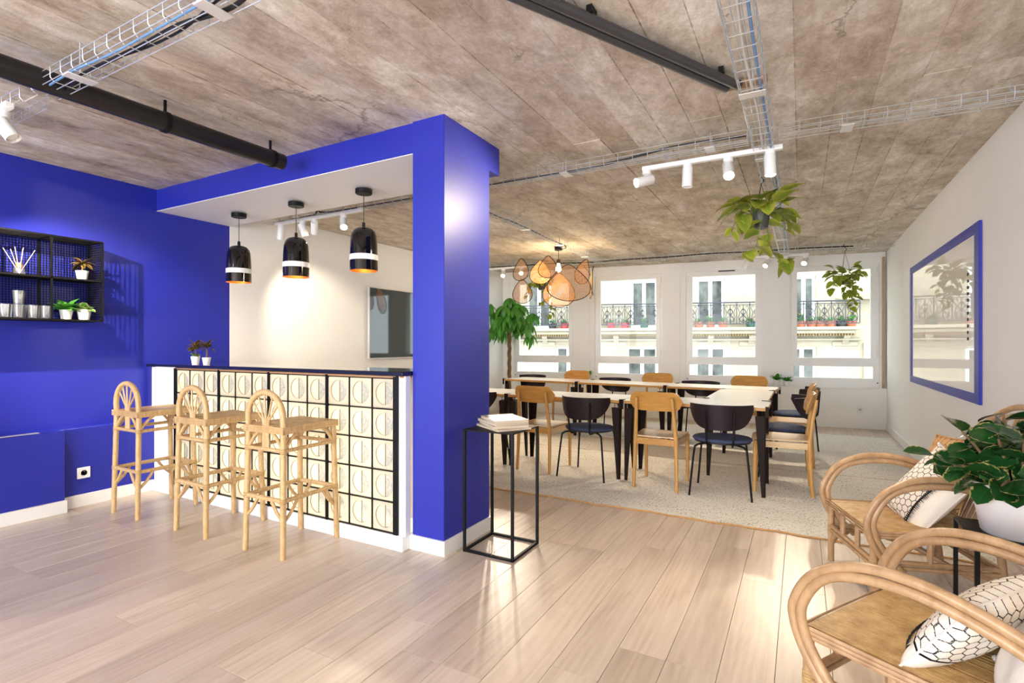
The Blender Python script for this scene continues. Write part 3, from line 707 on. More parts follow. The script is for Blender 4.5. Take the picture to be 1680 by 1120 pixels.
# ------------------------------------------------------------------ rattan bar stools
def stool():
    t = thing('bar_stool', '', 'bar stool', (0, 0, 0), 0, 'rattan bar stools at the bar')
    R = 'rattan'; w0, w1, yb0, yb1, yf0, yf1 = .168, .155, -.205, -.19, .205, .185
    SZ = .765
    def legx(z, w=1): k = z / SZ; return (w0 + (w1 - w0) * k)
    def pb(sx, z): k = z / SZ; return (sx * legx(z), yb0 + (yb1 - yb0) * k, z)
    def pf(sx, z): k = z / SZ; return (sx * legx(z), yf0 + (yf1 - yf0) * k, z)
    for sx in (-1, 1):
        MB().tube([pf(sx, 0), pf(sx, .35), pf(sx, .73)], [.0165, .0175, .0175], 10).build('leg', R, t)
        MB().tube([pb(sx, 0), pb(sx, .35), pb(sx, SZ)], [.0165, .0175, .018], 10).build('leg', R, t)
    arch = [pb(-1, SZ - .005)] + arc(0, SZ + .05, w1, .15, 180, 0, 18, yb1 - .004) + [pb(1, SZ - .005)]
    MB().tube(arch, .018, 10).build('back_arch', R, t)
    # fan of sticks
    for i, (xt, ang) in enumerate([(-.062, 142), (-.035, 118), (0, 95), (.035, 66), (.062, 38)]):
        xb = (i - 2) * .0125; e = (w1 * .94 * math.cos(math.radians(ang)), yb1, SZ + .05 + .14 * math.sin(math.radians(ang)))
        MB().tube(smooth([(xb, yb1, .635), (xb, yb1, SZ + .02), (xb * 1.2 + (e[0] - xb) * .25, yb1, SZ + .06), e], 4), .006, 6).build('fan_stick', R, t)
    # seat: cane strips running front to back wrapped in four edge canes
    m = MB()
    sx0 = w1 + .012
    B(-sx0, sx0, yb1 - .012, yf1 + .012, SZ - .035, SZ - .008).build('seat', R, t)
    for k in range(26):
        xx = -sx0 + (k + .5) * 2 * sx0 / 26
        m.box(xx - .0058, xx + .0058, yb1 - .008, yf1 + .008, SZ - .009, SZ + random.uniform(-.001, .001))
    o = m.build('cane_strips', 'cane_strips', t, ang=0); o['kind'] = 'stuff'
    for k in range(4):
        z = SZ - .005 - k * .0105; a, b0, b1 = w1 + .02, yb1 - .02, yf1 + .02
        MB().tube([(-a, b0, z), (a, b0, z), (a, b1, z), (-a, b1, z)], .0058, 6, closed=True).build('edge_cane', R, t)
    for z, r in ((.625, .012), (.335, .014)):
        q = [pb(-1, z), pb(1, z), pf(1, z), pf(-1, z)]
        for i in range(4):
            a, b = Vector(q[i]), Vector(q[(i + 1) % 4]); MB().tube([a, (a + b) / 2, b], r, 8).build('rail', R, t)
        for i in range(4):
            c = Vector(q[i]); mm = MB()
            for kk in (-.012, 0, .012): mm.lathe([(.019, -.0035), (.0215, 0), (.019, .0035)], 10, (c.x, c.y, c.z + kk))
            mm.build('binding', 'rattan_bind', t)
        # corner braces
        for i in range(4):
            c = Vector(q[i]); nb = [Vector(q[(i + 1) % 4]), Vector(q[(i - 1) % 4])]
            for v in nb:
                d = (v - c).normalized(); up = 1 if z > .5 else -1
                p0 = c + d * .012 + Vector((0, 0, .115 if up < 0 else 0)) * (-1 if up < 0 else 1); p1 = c + d * .105 + Vector((0, 0, (.105 if up > 0 else 0)))
                if up > 0: p0 = c + d * .012 + Vector((0, 0, .012)); 
                MB().tube(smooth([p0, (p0 + p1) / 2 + Vector((0, 0, .012 * up)), p1], 3), .010, 7).build('brace', R, t)
    mm = MB()
    for k in range(5): mm.tube([((k - 2) * .0125, yb1 + .011, .62), ((k - 2) * .0125, yb1 + .011, SZ)], .006, 6)
    return t
st = stool()
st.location = (-2.803, 2.219, 0); st['label'] = 'rattan bar stool with fan back nearest the blue column'; st.rotation_euler = (0, 0, .02)
dup(st, (-3.516, 2.200, 0), 0.0, 'rattan bar stool with fan back in the middle of the three')
dup(st, (-4.308, 2.184, 0), 0.0, 'rattan bar stool with fan back nearest the blue left wall')

# ------------------------------------------------------------------ wire shelf on the blue wall and what it holds
sh = thing('wall_shelf', 'black wire mesh wall shelf of four open boxes on the blue wall', 'shelf', (XL, 0, 0))
y0, y1, z0, z1, D = 1.083, 2.027, 1.428, 2.038, .224
ydiv = [1.083, 1.398, 1.7125, 2.027]
zm = 1.735
for xx in (.006, D):
    for y_ in ydiv: B(xx - .006, xx + .006, y_ - .006, y_ + .006, z0, z1).build('upright', 'black_metal', sh, ang=0)
    for z_ in (z0, zm, z1): B(xx - .006, xx + .006, y0, y1, z_ - .006, z_ + .006).build('rail', 'black_metal', sh, ang=0)
for y_ in ydiv:
    for z_ in (z0, zm, z1): B(.006, D, y_ - .005, y_ + .005, z_ - .005, z_ + .005).build('cross_bar', 'black_metal', sh, ang=0)
def mesh_panel(par, ax, c, a0, a1, b0, b1, pitch=.0175, t=.0036):
    """welded mesh in the plane ax=c, spanning a (first other axis) and b"""
    m = MB()
    def bx(p0, p1, q0, q1):
        lo = [0, 0, 0]; hi = [0, 0, 0]; o_ = [i for i in range(3) if i != ax]
        lo[ax] = c - t / 2; hi[ax] = c + t / 2; lo[o_[0]], hi[o_[0]] = p0, p1; lo[o_[1]], hi[o_[1]] = q0, q1
        m.box(lo[0], hi[0], lo[1], hi[1], lo[2], hi[2])
    n = int((a1 - a0) / pitch)
    for k in range(1, n): q = a0 + (a1 - a0) * k / n; bx(q - t / 2, q + t / 2, b0, b1)
    n = int((b1 - b0) / pitch)
    for k in range(1, n): q = b0 + (b1 - b0) * k / n; bx(a0, a1, q - t / 2, q + t / 2)
    o = m.build('mesh_panel', 'black_metal', par, ang=0); o['kind'] = 'stuff'; return o
mesh_panel(sh, 0, .004, y0, y1, z0, z1)
for y_ in (y0, y1): mesh_panel(sh, 1, y_, 0, D, z0, z1)
for z_ in (z0, z1): mesh_panel(sh, 2, z_, 0, D, y0, y1)
B(.008, D - .004, y0, y1, zm + .003, zm + .006).build('shelf_plate', 'black_metal', sh, ang=0)
B(.008, D - .004, y0, y1, z0 + .004, z0 + .007).build('shelf_plate', 'black_metal', sh, ang=0)
zs, zl = zm + .0065, z0 + .0075; SX = XL + .125
df = thing('reed_diffuser', 'glass reed diffuser with wooden sticks on the upper shelf', 'diffuser', (SX, 1.565, zs))
MB().lathe([(.03, 0), (.033, .006), (.033, .045), (.018, .06), (.018, .072)], 18).build('bottle', 'tumbler', df)
MB().lathe([(.019, .06), (.02, .062), (.02, .085), (.016, .085)], 14).build('collar', 'amber_strip', df)
for k, (a, l_) in enumerate([(0, 20), (70, 24), (140, 14), (200, 22), (260, 25), (320, 18)]):
    ar, e = math.radians(a), math.radians(l_)
    MB().tube([(0, 0, .01), (.20 * math.sin(e) * math.cos(ar), .20 * math.sin(e) * math.sin(ar), .20 * math.cos(e))], .0022, 5).build('reed', 'oak_seat', df)
gp = [(0, 0, 0), (.0, -.075, 0), (.0, .08, 0), (-.055, .04, 0), (-.055, -.04, 0), (-.055, .112, 0), (.0, .0, .098), (-.0, .15, 0)]
names = ['front row centre', 'front row left', 'front row right', 'back row right of centre', 'back row left of centre', 'back row far right', 'standing on top of the others', 'rightmost']
gl0 = None
for (dx, dy, dz), nm in zip(gp, names):
    lb = 'clear glass tumbler on the lower wire shelf, ' + nm
    loc = (SX + dx + .02, 1.555 + dy, zl + dz)
    if gl0 is None:
        gl0 = thing('tumbler', lb, 'glass', loc, 0, 'tumblers on the wire shelf')
        MB().lathe([(.028, 0), (.035, .095), (.0335, .095), (.0265, .008), (.001, .006)], 18).build('glass_body', 'tumbler', gl0)
    else: dup(gl0, loc, 0, lb)
def small_plant(name, label, loc, leafkey, n, h=.1, el=(15, 70), trunk=0, L=1, r=.045, group=None):
    t = thing(name, label, 'potted plant', loc, random.random() * 6, group)
    pot(t, r * .72, r, r * 1.75, 'white_pot')
    base = (0, 0, r * 1.6)
    if trunk:
        MB().tube([(0, 0, r * 1.4), (.004, .003, r * 1.6 + trunk * .6), (0, 0, r * 1.6 + trunk)], [.007, .006, .005], 6).build('stem', 'brown_stem', t)
        base = (0, 0, r * 1.6 + trunk)
    rosette(t, LM[leafkey], base, n, el, L)
    return t
small_plant('potted_palm', 'little trunked palm in a white pot on the upper wire shelf', (SX, 1.935, zs), 'croton', 30, trunk=.06, el=(-10, 70), r=.042, L=1.25)
small_plant('potted_plant', 'broad green leaved plant in a white pot on the lower wire shelf', (SX, 1.835, zl), 'small', 24, el=(20, 80), r=.042, L=1.8)
small_plant('potted_plant', 'pale variegated plant in a white pot at the shelf corner', (SX + .02, 1.94, zl), 'varieg', 30, el=(10, 75), r=.046, L=1.5)
small_plant('potted_croton', 'red and gold croton with trailing ivy, left of the pair on the bar', (-4.44, 2.56, 1.0845), 'croton', 34, trunk=.075, el=(0, 80), r=.036, L=1.25)
ivy = [o for o in bpy.data.objects if o.name.startswith('potted_croton')][0]
rosette(ivy, LM['varieg'], (0, 0, .08), 12, (-5, 35), .9)
small_plant('potted_croton', 'small dark croton in a white pot, right of the pair on the bar', (-4.235, 2.53, 1.0845), 'croton', 30, trunk=.085, el=(0, 80), r=.033, L=1.15)
fx, fy = far_xy(-1.405, .02); small_plant('potted_fern', 'twin dark green plants in a pale pot on the sill between the two right windows', (fx - .035, fy, .604), 'small', 30, el=(25, 85), r=.05, L=2.0)
fx2, fy2 = far_xy(-1.30, .025); small_plant('potted_fern', 'small green plant in a grey pot on the sill beside the last window', (fx2, fy2, .604), 'small', 22, el=(25, 85), r=.042, L=1.6)
fx, fy = far_xy(-4.46, .03); small_plant('potted_fern', 'green plant on the sill behind the back row of chairs', (fx, fy, .604), 'small', 26, el=(30, 85), r=.045, L=2.0)

# ------------------------------------------------------------------ television, sockets
tv = thing('television', 'large flat black screen on the white left wall', 'television', (XL, 0, 0))
B(.03, .062, 5.066, 6.85, 1.056, 2.0, bev=.004).build('casing', 'zinc_plate', tv)
B(.058, .064, 5.078, 6.838, 1.070, 1.990).build('screen', plain('dark_screen_glass', '#2e3a3b', .04, var=.02, coat=.5), tv)  # screen base raised towards teal to imitate a reflection
B(.002, .032, 5.6, 6.3, 1.3, 1.75).build('wall_bracket', 'black_metal', tv)
def socket(label, mw, hole=True, plate=.085):
    t = thing('wall_socket', label, 'socket', (0, 0, 0))
    B(-plate / 2, plate / 2, -.011, 0, -plate / 2, plate / 2, bev=.003).build('cover_plate', 'white_gloss', t)
    if hole:
        rot = Matrix.Rotation(PI / 2, 4, 'X')
        MB().lathe([(.021, .0112), (.0225, .0125), (.0235, .0112)], 24, mat=rot).build('socket_rim', 'white_gloss', t)
        for sx in (-.0095, .0095): MB().lathe([(.003, .0112), (.003, .012), (.001, .0122)], 8, mat=Matrix.Translation((sx, 0, 0)) @ rot).build('pin_hole', 'black_plastic', t)
        MB().lathe([(.0025, .011), (.0025, .019), (.001, .0195)], 8, mat=Matrix.Translation((0, 0, .012)) @ rot).build('earth_pin', 'zinc', t)
    t.matrix_world = mw; return t
socket('white wall socket on the blue ledge lining left of the stools', Matrix.Translation((-4.862, 1.946, .258)) @ Matrix.Rotation(PI / 2, 4, 'Z'))
socket('white wall socket below the window sill at the far right', Matrix.Translation((*far_xy(-.33, 0), .279)) @ Matrix.Rotation(FAR_A, 4, 'Z'))
socket('white wall socket low on the right wall', Matrix.Translation((XR, 7.475, .246)) @ Matrix.Rotation(-PI / 2, 4, 'Z'), False)

# ------------------------------------------------------------------ blue framed mirror and the squares imitating a reflection on it
mr = thing('mirror_board', 'large glossy white glass board in a flat blue frame', 'mirror', (XR, 0, 0))
t_ = NT('glossy_white_glass'); g_ = t_.n('ShaderNodeBsdfGlossy'); g_.inputs[0].default_value = (1, 1, 1, 1); g_.inputs['Roughness'].default_value = .01
d_ = t_.n('ShaderNodeBsdfDiffuse'); d_.inputs[0].default_value = lin('#fbf6ee'); mx_ = t_.n('ShaderNodeMixShader'); mx_.inputs[0].default_value = .36
t_.L(d_.outputs[0], mx_.inputs[1]); t_.L(g_.outputs[0], mx_.inputs[2]); M['board'] = t_.done(mx_.outputs[0])
Y0, Y1, Z0, Z1 = 4.72, 7.35, .83, 2.106
B(-.02, -.001, Y0, Y0 + .115, Z0, Z1, bev=.002).build('frame_rail', 'blue', mr); B(-.02, -.001, Y1 - .1, Y1, Z0, Z1, bev=.002).build('frame_rail', 'blue', mr)
B(-.019, -.001, Y0 + .115, Y1 - .1, Z0, Z0 + .07, bev=.002).build('frame_rail', 'blue', mr); B(-.019, -.001, Y0 + .115, Y1 - .1, Z1 - .075, Z1, bev=.002).build('frame_rail', 'blue', mr)
B(-.012, -.002, Y0 + .1, Y1 - .09, Z0 + .06, Z1 - .06).build('glass', 'board', mr)
B(-.016, -.011, Y0 + .115, Y0 + .123, Z0 + .07, Z1 - .075).build('inner_bead', 'white_gloss', mr)
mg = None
for k in range(11):  # black squares added to imitate a reflection in the glass
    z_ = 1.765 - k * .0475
    o = MB().box(-.006, 0, -.012, .012, -.011, .011, bev=.002).build('reflection_square', 'black_plastic') if mg is None else link('reflection_square', mg.data)
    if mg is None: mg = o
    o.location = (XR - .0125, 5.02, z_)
    tag(o, 'small black square imitating a reflection on the glass board, %s' % (['topmost', 'second from the top', 'third from the top', 'fourth from the top', 'fifth from the top', 'exactly in the middle', 'fifth from the bottom', 'fourth from the bottom', 'third from the bottom', 'second from the bottom', 'lowest'][k]), 'reflection_square', 'squares imitating a reflection on the glass board')

# ------------------------------------------------------------------ rugs
def rug_mat():
    t = NT('ivory_woven_wool'); g = t.n('ShaderNodeNewGeometry'); P = g.outputs['Position']
    w_ = t.n('ShaderNodeTexWave', wave_type='BANDS', bands_direction='Y'); t.L(P, w_.inputs[0]); w_.inputs['Scale'].default_value = 16; w_.inputs['Distortion'].default_value = 3; w_.inputs['Detail'].default_value = 3
    n1 = t.noise(t.mapping((34, 110, 1), P), 1, 3, .7); n2 = t.noise(t.mapping((1.2, 5, 1), P), 1.6, 5, .7); n3 = t.noise(t.mapping((80, 34, 1), P), 1, 2)
    f = t.math('ADD', t.math('MULTIPLY', n1, .5), t.math('MULTIPLY', n3, .5))
    dk = t.ramp(f, [(.41, (1, 1, 1)), (.49, (0, 0, 0))])
    amt = t.ramp(n2, [(.36, (.25, .25, .25)), (.62, (1, 1, 1))])
    col = t.mix(t.math('MULTIPLY', dk, amt), lin('#ece7dc'), lin('#968e84'))
    col = t.mix(t.math('MULTIPLY', w_.outputs[1], .12), col, lin('#c9c0b2'))
    return t.done(t.pbr(col, .95, spec=.1, normal=t.bump(t.math('ADD', f, w_.outputs[1]), .6, .006)))
M['rug'] = rug_mat()
def rug(label, x0, x1, ya, yb, skew=0):
    t = thing('rug', label, 'rug', (0, 0, 0), 0, 'ivory rugs under the tables')
    N = 60; m = MB(); vs = []; fs = []
    for i in range(N + 1):
        xx = x0 + (x1 - x0) * i / N; w1 = .008 * math.sin(i * 1.7) + .006 * math.sin(i * .6)
        for yy, zz in ((ya + w1, .001), (ya + w1, .011), (yb + w1, .011), (yb + w1, .001)): vs.append((xx, yy, zz))
    for i in range(N):
        for k in range(3): a = i * 4 + k; fs.append([a, a + 4, a + 5, a + 1])
    m.add(vs, fs).build('pile', 'rug', t)
    e = [(x0 + (x1 - x0) * i / N, ya + .008 * math.sin(i * 1.7) + .006 * math.sin(i * .6) - .004, .006) for i in range(N + 1)]
    MB().tube(e, .006, 6).build('hem', 'tan_hem', t)
    return t
rug('long ivory wool rug nearest the viewer, tan hem along its front', -3.6, 1.0, 3.90, 5.845)
rug('ivory wool rug farther back, reaching towards the windows', -3.9, 1.02, 5.857, 8.45)
# ------------------------------------------------------------------ ceiling services
def tray(label, P0, P1, width=.105, h=.06, zb=2.45, pitch=.1, nb=3, ns=1, r=.0022, hang=1.0):
    """welded wire cable tray from P0 to P1 (xy), open on top; local x runs along it"""
    a, b = Vector((*P0, 0)), Vector((*P1, 0)); d = b - a; L = d.length
    t = thing('cable_tray', label, 'cable tray', (P0[0], P0[1], zb), math.atan2(d.y, d.x), 'wire cable trays under the ceiling')
    w = width / 2
    lw = [(-w + width * k / (nb), 0) for k in range(nb + 1)] + [(s_ * (w + .003), h * (k + 1) / ns) for s_ in (-1, 1) for k in range(ns)]
    for y_, z_ in lw: MB().tube([(0, y_, z_), (L, y_, z_)], r, 5).build('long_wire', 'zinc', t)
    o = MB().tube([(0, -w - .004, h), (0, -w - .003, .012), (0, -w + .01, -.003), (0, w - .01, -.003), (0, w + .003, .012), (0, w + .004, h)], r, 5).build('cross_wire', 'zinc', t)
    n = int(L / pitch)
    for k in range(1, n + 1):
        c = link('cross_wire', o.data, t); c.location = (k * L / n, 0, 0)
    k = .35
    while k < L:
        MB().tube([(k, 0, 0), (k, 0, CZ - zb - .004)], .004, 6).build('hanger_rod', 'zinc', t)
        B(k - .03, k + .03, -w - .004, w + .004, -.010, -.005, bev=.001).build('hanger_plate', 'zinc_plate', t)
        k += hang
    return t
def cable(label, pts, r=.006, mat='cable_black', k=5):
    return tag(MB().tube(smooth(pts, k), r, 6).build('cable', mat), label, 'cable')
tray('long wire cable tray running towards the windows right of the room middle', (-.205, -.6), (-.205, 8.7), width=.11, zb=2.45, nb=3, ns=2)
tray('wire cable tray at the upper left with black and blue cables in it', (-3.19, 1.125), (.2, 1.125), width=.105, zb=2.45, nb=2, ns=2)
tray('short end of a wire cable tray left of the upper left one', (-4.3, 1.13), (-3.33, 1.13), width=.105, zb=2.44, nb=2, ns=2)
tray('wire cable tray crossing the room from the screen wall to the long tray', (-4.86, 3.55), (-.29, 3.55), width=.105, zb=2.50, nb=3, ns=2)
tray('wire cable tray from the long tray to the right wall', (-.12, 3.55), (1.05, 3.62), width=.105, zb=2.50, nb=2, ns=2)
tray('wire cable tray above the rattan lamp, running to the windows', (-2.60, 3.75), (-2.74, 7.75), width=.1, zb=2.51, nb=3, ns=1)
tray('slim wire cable tray close along the window wall', far_xy(-6.0, -.95), far_xy(-.15, -.95), width=.06, zb=2.53, nb=2, ns=1, hang=1.3)
def wob(x0, x1, y, z, n, ay=.02, az=.004): return [(x0 + (x1 - x0) * i / n, y + random.uniform(-ay, ay), z + random.uniform(0, az)) for i in range(n + 1)]
cable('bundle of black cable winding along the upper left tray', wob(-3.15, .1, 1.15, 2.462, 12, .025), .009)
cable('second thin black cable beside the thick one in the upper left tray', wob(-3.15, .1, 1.135, 2.458, 12, .025), .005)
cable('pale blue cable lying in the upper left tray', wob(-3.15, .1, 1.10, 2.457, 10, .012), .005, 'cable_blue')
cable('black cable sagging along the crossing tray above the white spot rail', [(-4.75, 3.57, 2.51), (-4.2, 3.56, 2.515), (-4.1, 3.52, 2.56), (-4.02, 3.55, 2.52), (-3.3, 3.55, 2.512), (-2.5, 3.56, 2.51), (-1.9, 3.53, 2.51), (-1.4, 3.56, 2.512), (-1.0, 3.54, 2.53), (-.7, 3.56, 2.56), (-.3, 3.55, 2.545)], .008)
cable('black cable in the tray above the rattan lamp', wob(-2.61, -2.61, 0, 2.52, 1) if False else [(-2.60, 3.8, 2.52), (-2.63, 4.4, 2.515), (-2.62, 5.0, 2.52), (-2.66, 5.7, 2.515), (-2.68, 6.3, 2.52), (-2.93, 6.73, 2.57)], .006)
cable('black cable along the window wall tray', [(*far_xy(-6 + .6 * k, -.95 + random.uniform(-.02, .02)), 2.545 + random.uniform(0, .03)) for k in range(10)], .009)
cable('black cable hanging down beside the second window', [(*far_xy(-4.36, -.6), 2.54), (*far_xy(-4.37, -.1), 2.45), (*far_xy(-4.40, .03), 2.3), (*far_xy(-4.36, .03), 2.12)], .006)
cable('grey white cables lying in the long tray', wob(-.6, 8.6, -.2, 2.46, 12) and [(-.19 + random.uniform(-.02, .02), -.5 + k * .7, 2.457) for k in range(13)], .008, 'zinc_plate')
cable('pale blue cable on the right side of the long tray', [(-.165 + random.uniform(-.004, .004), -.5 + k * .7, 2.457) for k in range(13)], .006, 'cable_blue')

tag(MB().tube([(-3.125, -1.6, 2.485), (-3.11, 1.0, 2.485), (-3.085, 2.36, 2.485)], .052, 20).build('drain_pipe', 'black_plastic'), 'thick black pipe under the ceiling, ending at the blue bulkhead', 'pipe')
for o_ in [bpy.data.objects['drain_pipe']]:
    for y_ in (-.4, 1.62, 2.28):
        m = MB().lathe([(.052, -.012), (.058, -.012), (.058, .012), (.052, .012)], 20, mat=Matrix.Translation((-3.10 + (0 if y_ < 2 else .012), y_, 2.485)) @ Matrix.Rotation(PI / 2, 4, 'X'))
        m.box(-3.106, -3.094, y_ - .006, y_ + .006, 2.53, CZ - .003); m.build('pipe_clamp', 'black_metal', o_)
for k, (dx, lb) in enumerate(((0, 'upper of two parallel dark grey tubes under the ceiling'), (-.056, 'lower of two parallel dark grey tubes under the ceiling'))):
    a = Vector((-1.49 + dx, .60, 2.56)); b = Vector((-.285 + dx, 2.875, 2.56)); d = (b - a).normalized()
    tb = tag(MB().tube([a, b - d * .03, b + Vector((0, 0, .0)), b + d * .012 + Vector((0, 0, .012))], .022, 14).build('conduit_tube', 'grey_tube'), lb, 'pipe', 'dark tubes under the ceiling')
    for f in (.2, .62, .95):
        p_ = a + (b - a) * f; B(p_.x - .012, p_.x + .012, p_.y - .03, p_.y + .03, 2.575, CZ - .003).build('tube_clip', 'black_metal', tb)
tag(B(-.34, -.15, 2.91, 2.97, 2.58, 2.604, bev=.004).build('ceiling_batten', 'amber_strip'), 'short orange brown wooden batten on the ceiling at the tube ends', 'batten')
for (x_, y_), lb in (((.96, 3.25), 'wire loop sticking out of the ceiling, nearer the viewer'), ((.985, 3.62), 'wire loop sticking out of the ceiling by the right wall tray')):
    tag(MB().tube([(x_ + .045 * math.cos(a / 10 * PI * 1.8), y_ + .03 * math.cos(a / 10 * PI), CZ - .03 + .045 * math.sin(a / 10 * PI * 1.8)) for a in range(11)], .004, 6).build('wire_loop', 'zinc'), lb, 'wire')

def track(label, c, ang, L, heads, zt, soft=.03):
    """white ceiling spot rail; heads = [(offset along rail, aim point, lit?, watts)]"""
    t = thing('spot_rail', label, 'track light', (c[0], c[1], zt), ang, 'white spot rails under the ceiling')
    B(-L / 2, L / 2, -.018, .018, -.03, 0, bev=.003).build('rail', 'white_gloss', t)
    for f in (-.3, .3): MB().tube([(f * L, 0, -.004), (f * L, 0, CZ - zt - .004)], .004, 6).build('hanger_rod', 'zinc', t)
    ca, sa = math.cos(ang), math.sin(ang)
    for off, aim, face, W in heads:
        MB().lathe([(.03, -.03), (.03, -.055), (.012, -.06), (.012, -.085)], 16, (off, 0, 0)).build('adapter', 'white_gloss', t)
        wp = Vector((c[0] + off * ca, c[1] + off * sa, zt - .095)); d = Vector(aim) - wp
        dl = Matrix.Rotation(-ang, 3, 'Z') @ d.normalized()
        q = dl.to_track_quat('Z', 'Y').to_matrix().to_4x4(); mt = Matrix.Translation((off, 0, -.095)) @ q
        hd = MB().lathe([(.001, -.045), (.03, -.045), (.034, -.04), (.034, .085), (.031, .085), (.029, .06), (.001, .058)], 20, mat=mt).build('spot_head', 'white_gloss', t)
        MB().lathe([(.0285, .061), (.024, .072), (.001, .078)], 16, mat=mt).build('bulb_face', 'spot_on' if face else 'white_gloss', hd)
        if W: lamp('SPOT', 'spot_light', wp + d.normalized() * .1, W, (1, .84, .64), soft, aim, spot=70, blend=.7)
    return t
track('white rail of spots at the upper left end of the tray', (-3.83, 1.06), 0, .86, [(.34, (-3.1, 1.35, 1.7), False, 0), (.0, (-4.4, .3, .9), True, 40), (-.34, (-4.97, 2.0, 1.45), True, 150)], 2.44, .012)
track('white rail of four spots under the crossing tray, one facing the viewer', (-.53, 3.60), 0, .86, [(-.40, (-1.85, 2.72, 2.0), True, 60), (-.13, (-.75, 3.65, 0), False, 0), (.12, (-.2, 2.5, 1.0), True, 40), (.36, (-.10, 3.5, 0), True, 45)], 2.47)
track('white rail of spots beyond the bar, shining on the screen wall', (-4.1, 3.52), 0, 1.2, [(-.52, (-4.9, 3.6, 1.2), True, 0), (-.2, (-4.0, 4.2, .3), False, 0), (-.03, (-4.95, 4.25, 1.45), True, 38), (.36, (-3.0, 2.9, 1.2), True, 25)], 2.49)
track('white rail of spots close to the windows', (*far_xy(-1.55, -1.15),), FAR_A, .8, [(-.36, (-2.2, 7.5, 0), False, 0), (-.1, (-1.2, 6.2, .6), True, 70), (.12, (-.6, 8.0, 0), False, 0), (.36, (-.5, 6.0, .8), True, 70)], 2.47)
track('white rail of spots behind the rattan lamp', (-4.25, 7.40), 0, .85, [(-.36, (-3.6, 5.5, 1.0), True, 60), (0, (-3.5, 5.8, 1.0), True, 60), (.33, (-1.35, 2.5, .0), True, 45)], 2.50)

# ------------------------------------------------------------------ tables
def table(label, P, rz, L=1.2, Wd=.545, group='white topped tables in a U'):
    """local x along the length, y across; origin at the left front corner"""
    t = thing('work_table', label, 'table', (P[0], P[1], 0), rz, group)
    MB().box(0, L, 0, Wd, .712, .738, bev=.002).build('tabletop', 'oak', t)
    B(.002, L - .002, .002, Wd - .002, .738, .7405).build('laminate', 'white_top', t)
    for i, (cx, cy, sx, sy) in enumerate(((.0, 0, 1, 1), (L, 0, -1, 1), (L, Wd, -1, -1), (0, Wd, 1, -1))):
        m = MB(); x0 = cx + sx * .02; y0 = cy + sy * .02
        for ax in (0, 1):     # two tapering flanges of a bent steel leg
            w_top, w_bot, th = .075, .028, .004
            if ax == 0: vs = [(x0, y0, .01), (x0 + sx * w_bot, y0, .01), (x0 + sx * w_top, y0, .655), (x0, y0, .655)]; off = (0, sy * th, 0)
            else: vs = [(x0, y0, .01), (x0, y0 + sy * w_bot, .01), (x0, y0 + sy * w_top, .655), (x0, y0, .655)]; off = (sx * th, 0, 0)
            v2 = [tuple(a + b for a, b in zip(v, off)) for v in vs]
            m.add(vs + v2, [[0, 1, 2, 3], [7, 6, 5, 4], [0, 4, 5, 1], [1, 5, 6, 2], [2, 6, 7, 3], [3, 7, 4, 0]])
        m.box(x0, x0 + sx * .004, y0, y0 + sy * .075, .655, .708); m.box(x0, x0 + sx * .075, y0, y0 + sy * .07, .706, .711)
        m.box(x0, x0 + sx * .075, y0, y0 + sy * .004, .655, .668); 
        lg = fixn(m.build('leg', 'dark_steel', t, ang=0))
        cl = MB().box(cx - sx * .006, cx + sx * .018, cy - sy * .005, cy + sy * .0, .66, .745); cl.box(cx - sx * .006, cx + sx * .02, cy - sy * .005, cy + sy * .05, .741, .7455)
        cl.build('clamp', 'dark_steel', lg, ang=0)
        for q in (.025, .055): MB().lathe([(.007, .66), (.007, .664), (.003, .666), (.003, .700), (.009, .702), (.009, .7055)], 8, (x0 + sx * q, y0 + sy * .03, 0)).build('clamp_screw', 'dark_steel', lg)
    return t
TY = 4.662
for i, lb in enumerate(('white topped oak edged table at the near right corner of the U', 'white topped table in the near row, middle of the row', 'white topped table in the near row beside the blue column')):
    table(lb, (-.235 - 1.205 * (i + 1) + .005, TY), 0)
a_ = math.radians(90); table('white topped table bridging the near and far rows at the right', (-.262, 5.212), a_, L=1.2, Wd=.545)
RB = -.083; bx, by = -.262, 6.425
for i, lb in enumerate(('white topped table in the far row, right end', 'white topped table in the far row, middle', 'white topped table in the far row, left end near the tree')):
    d_ = 1.205 * (i + 1); table(lb, (bx - d_ * math.cos(RB), by - d_ * math.sin(RB)), RB)

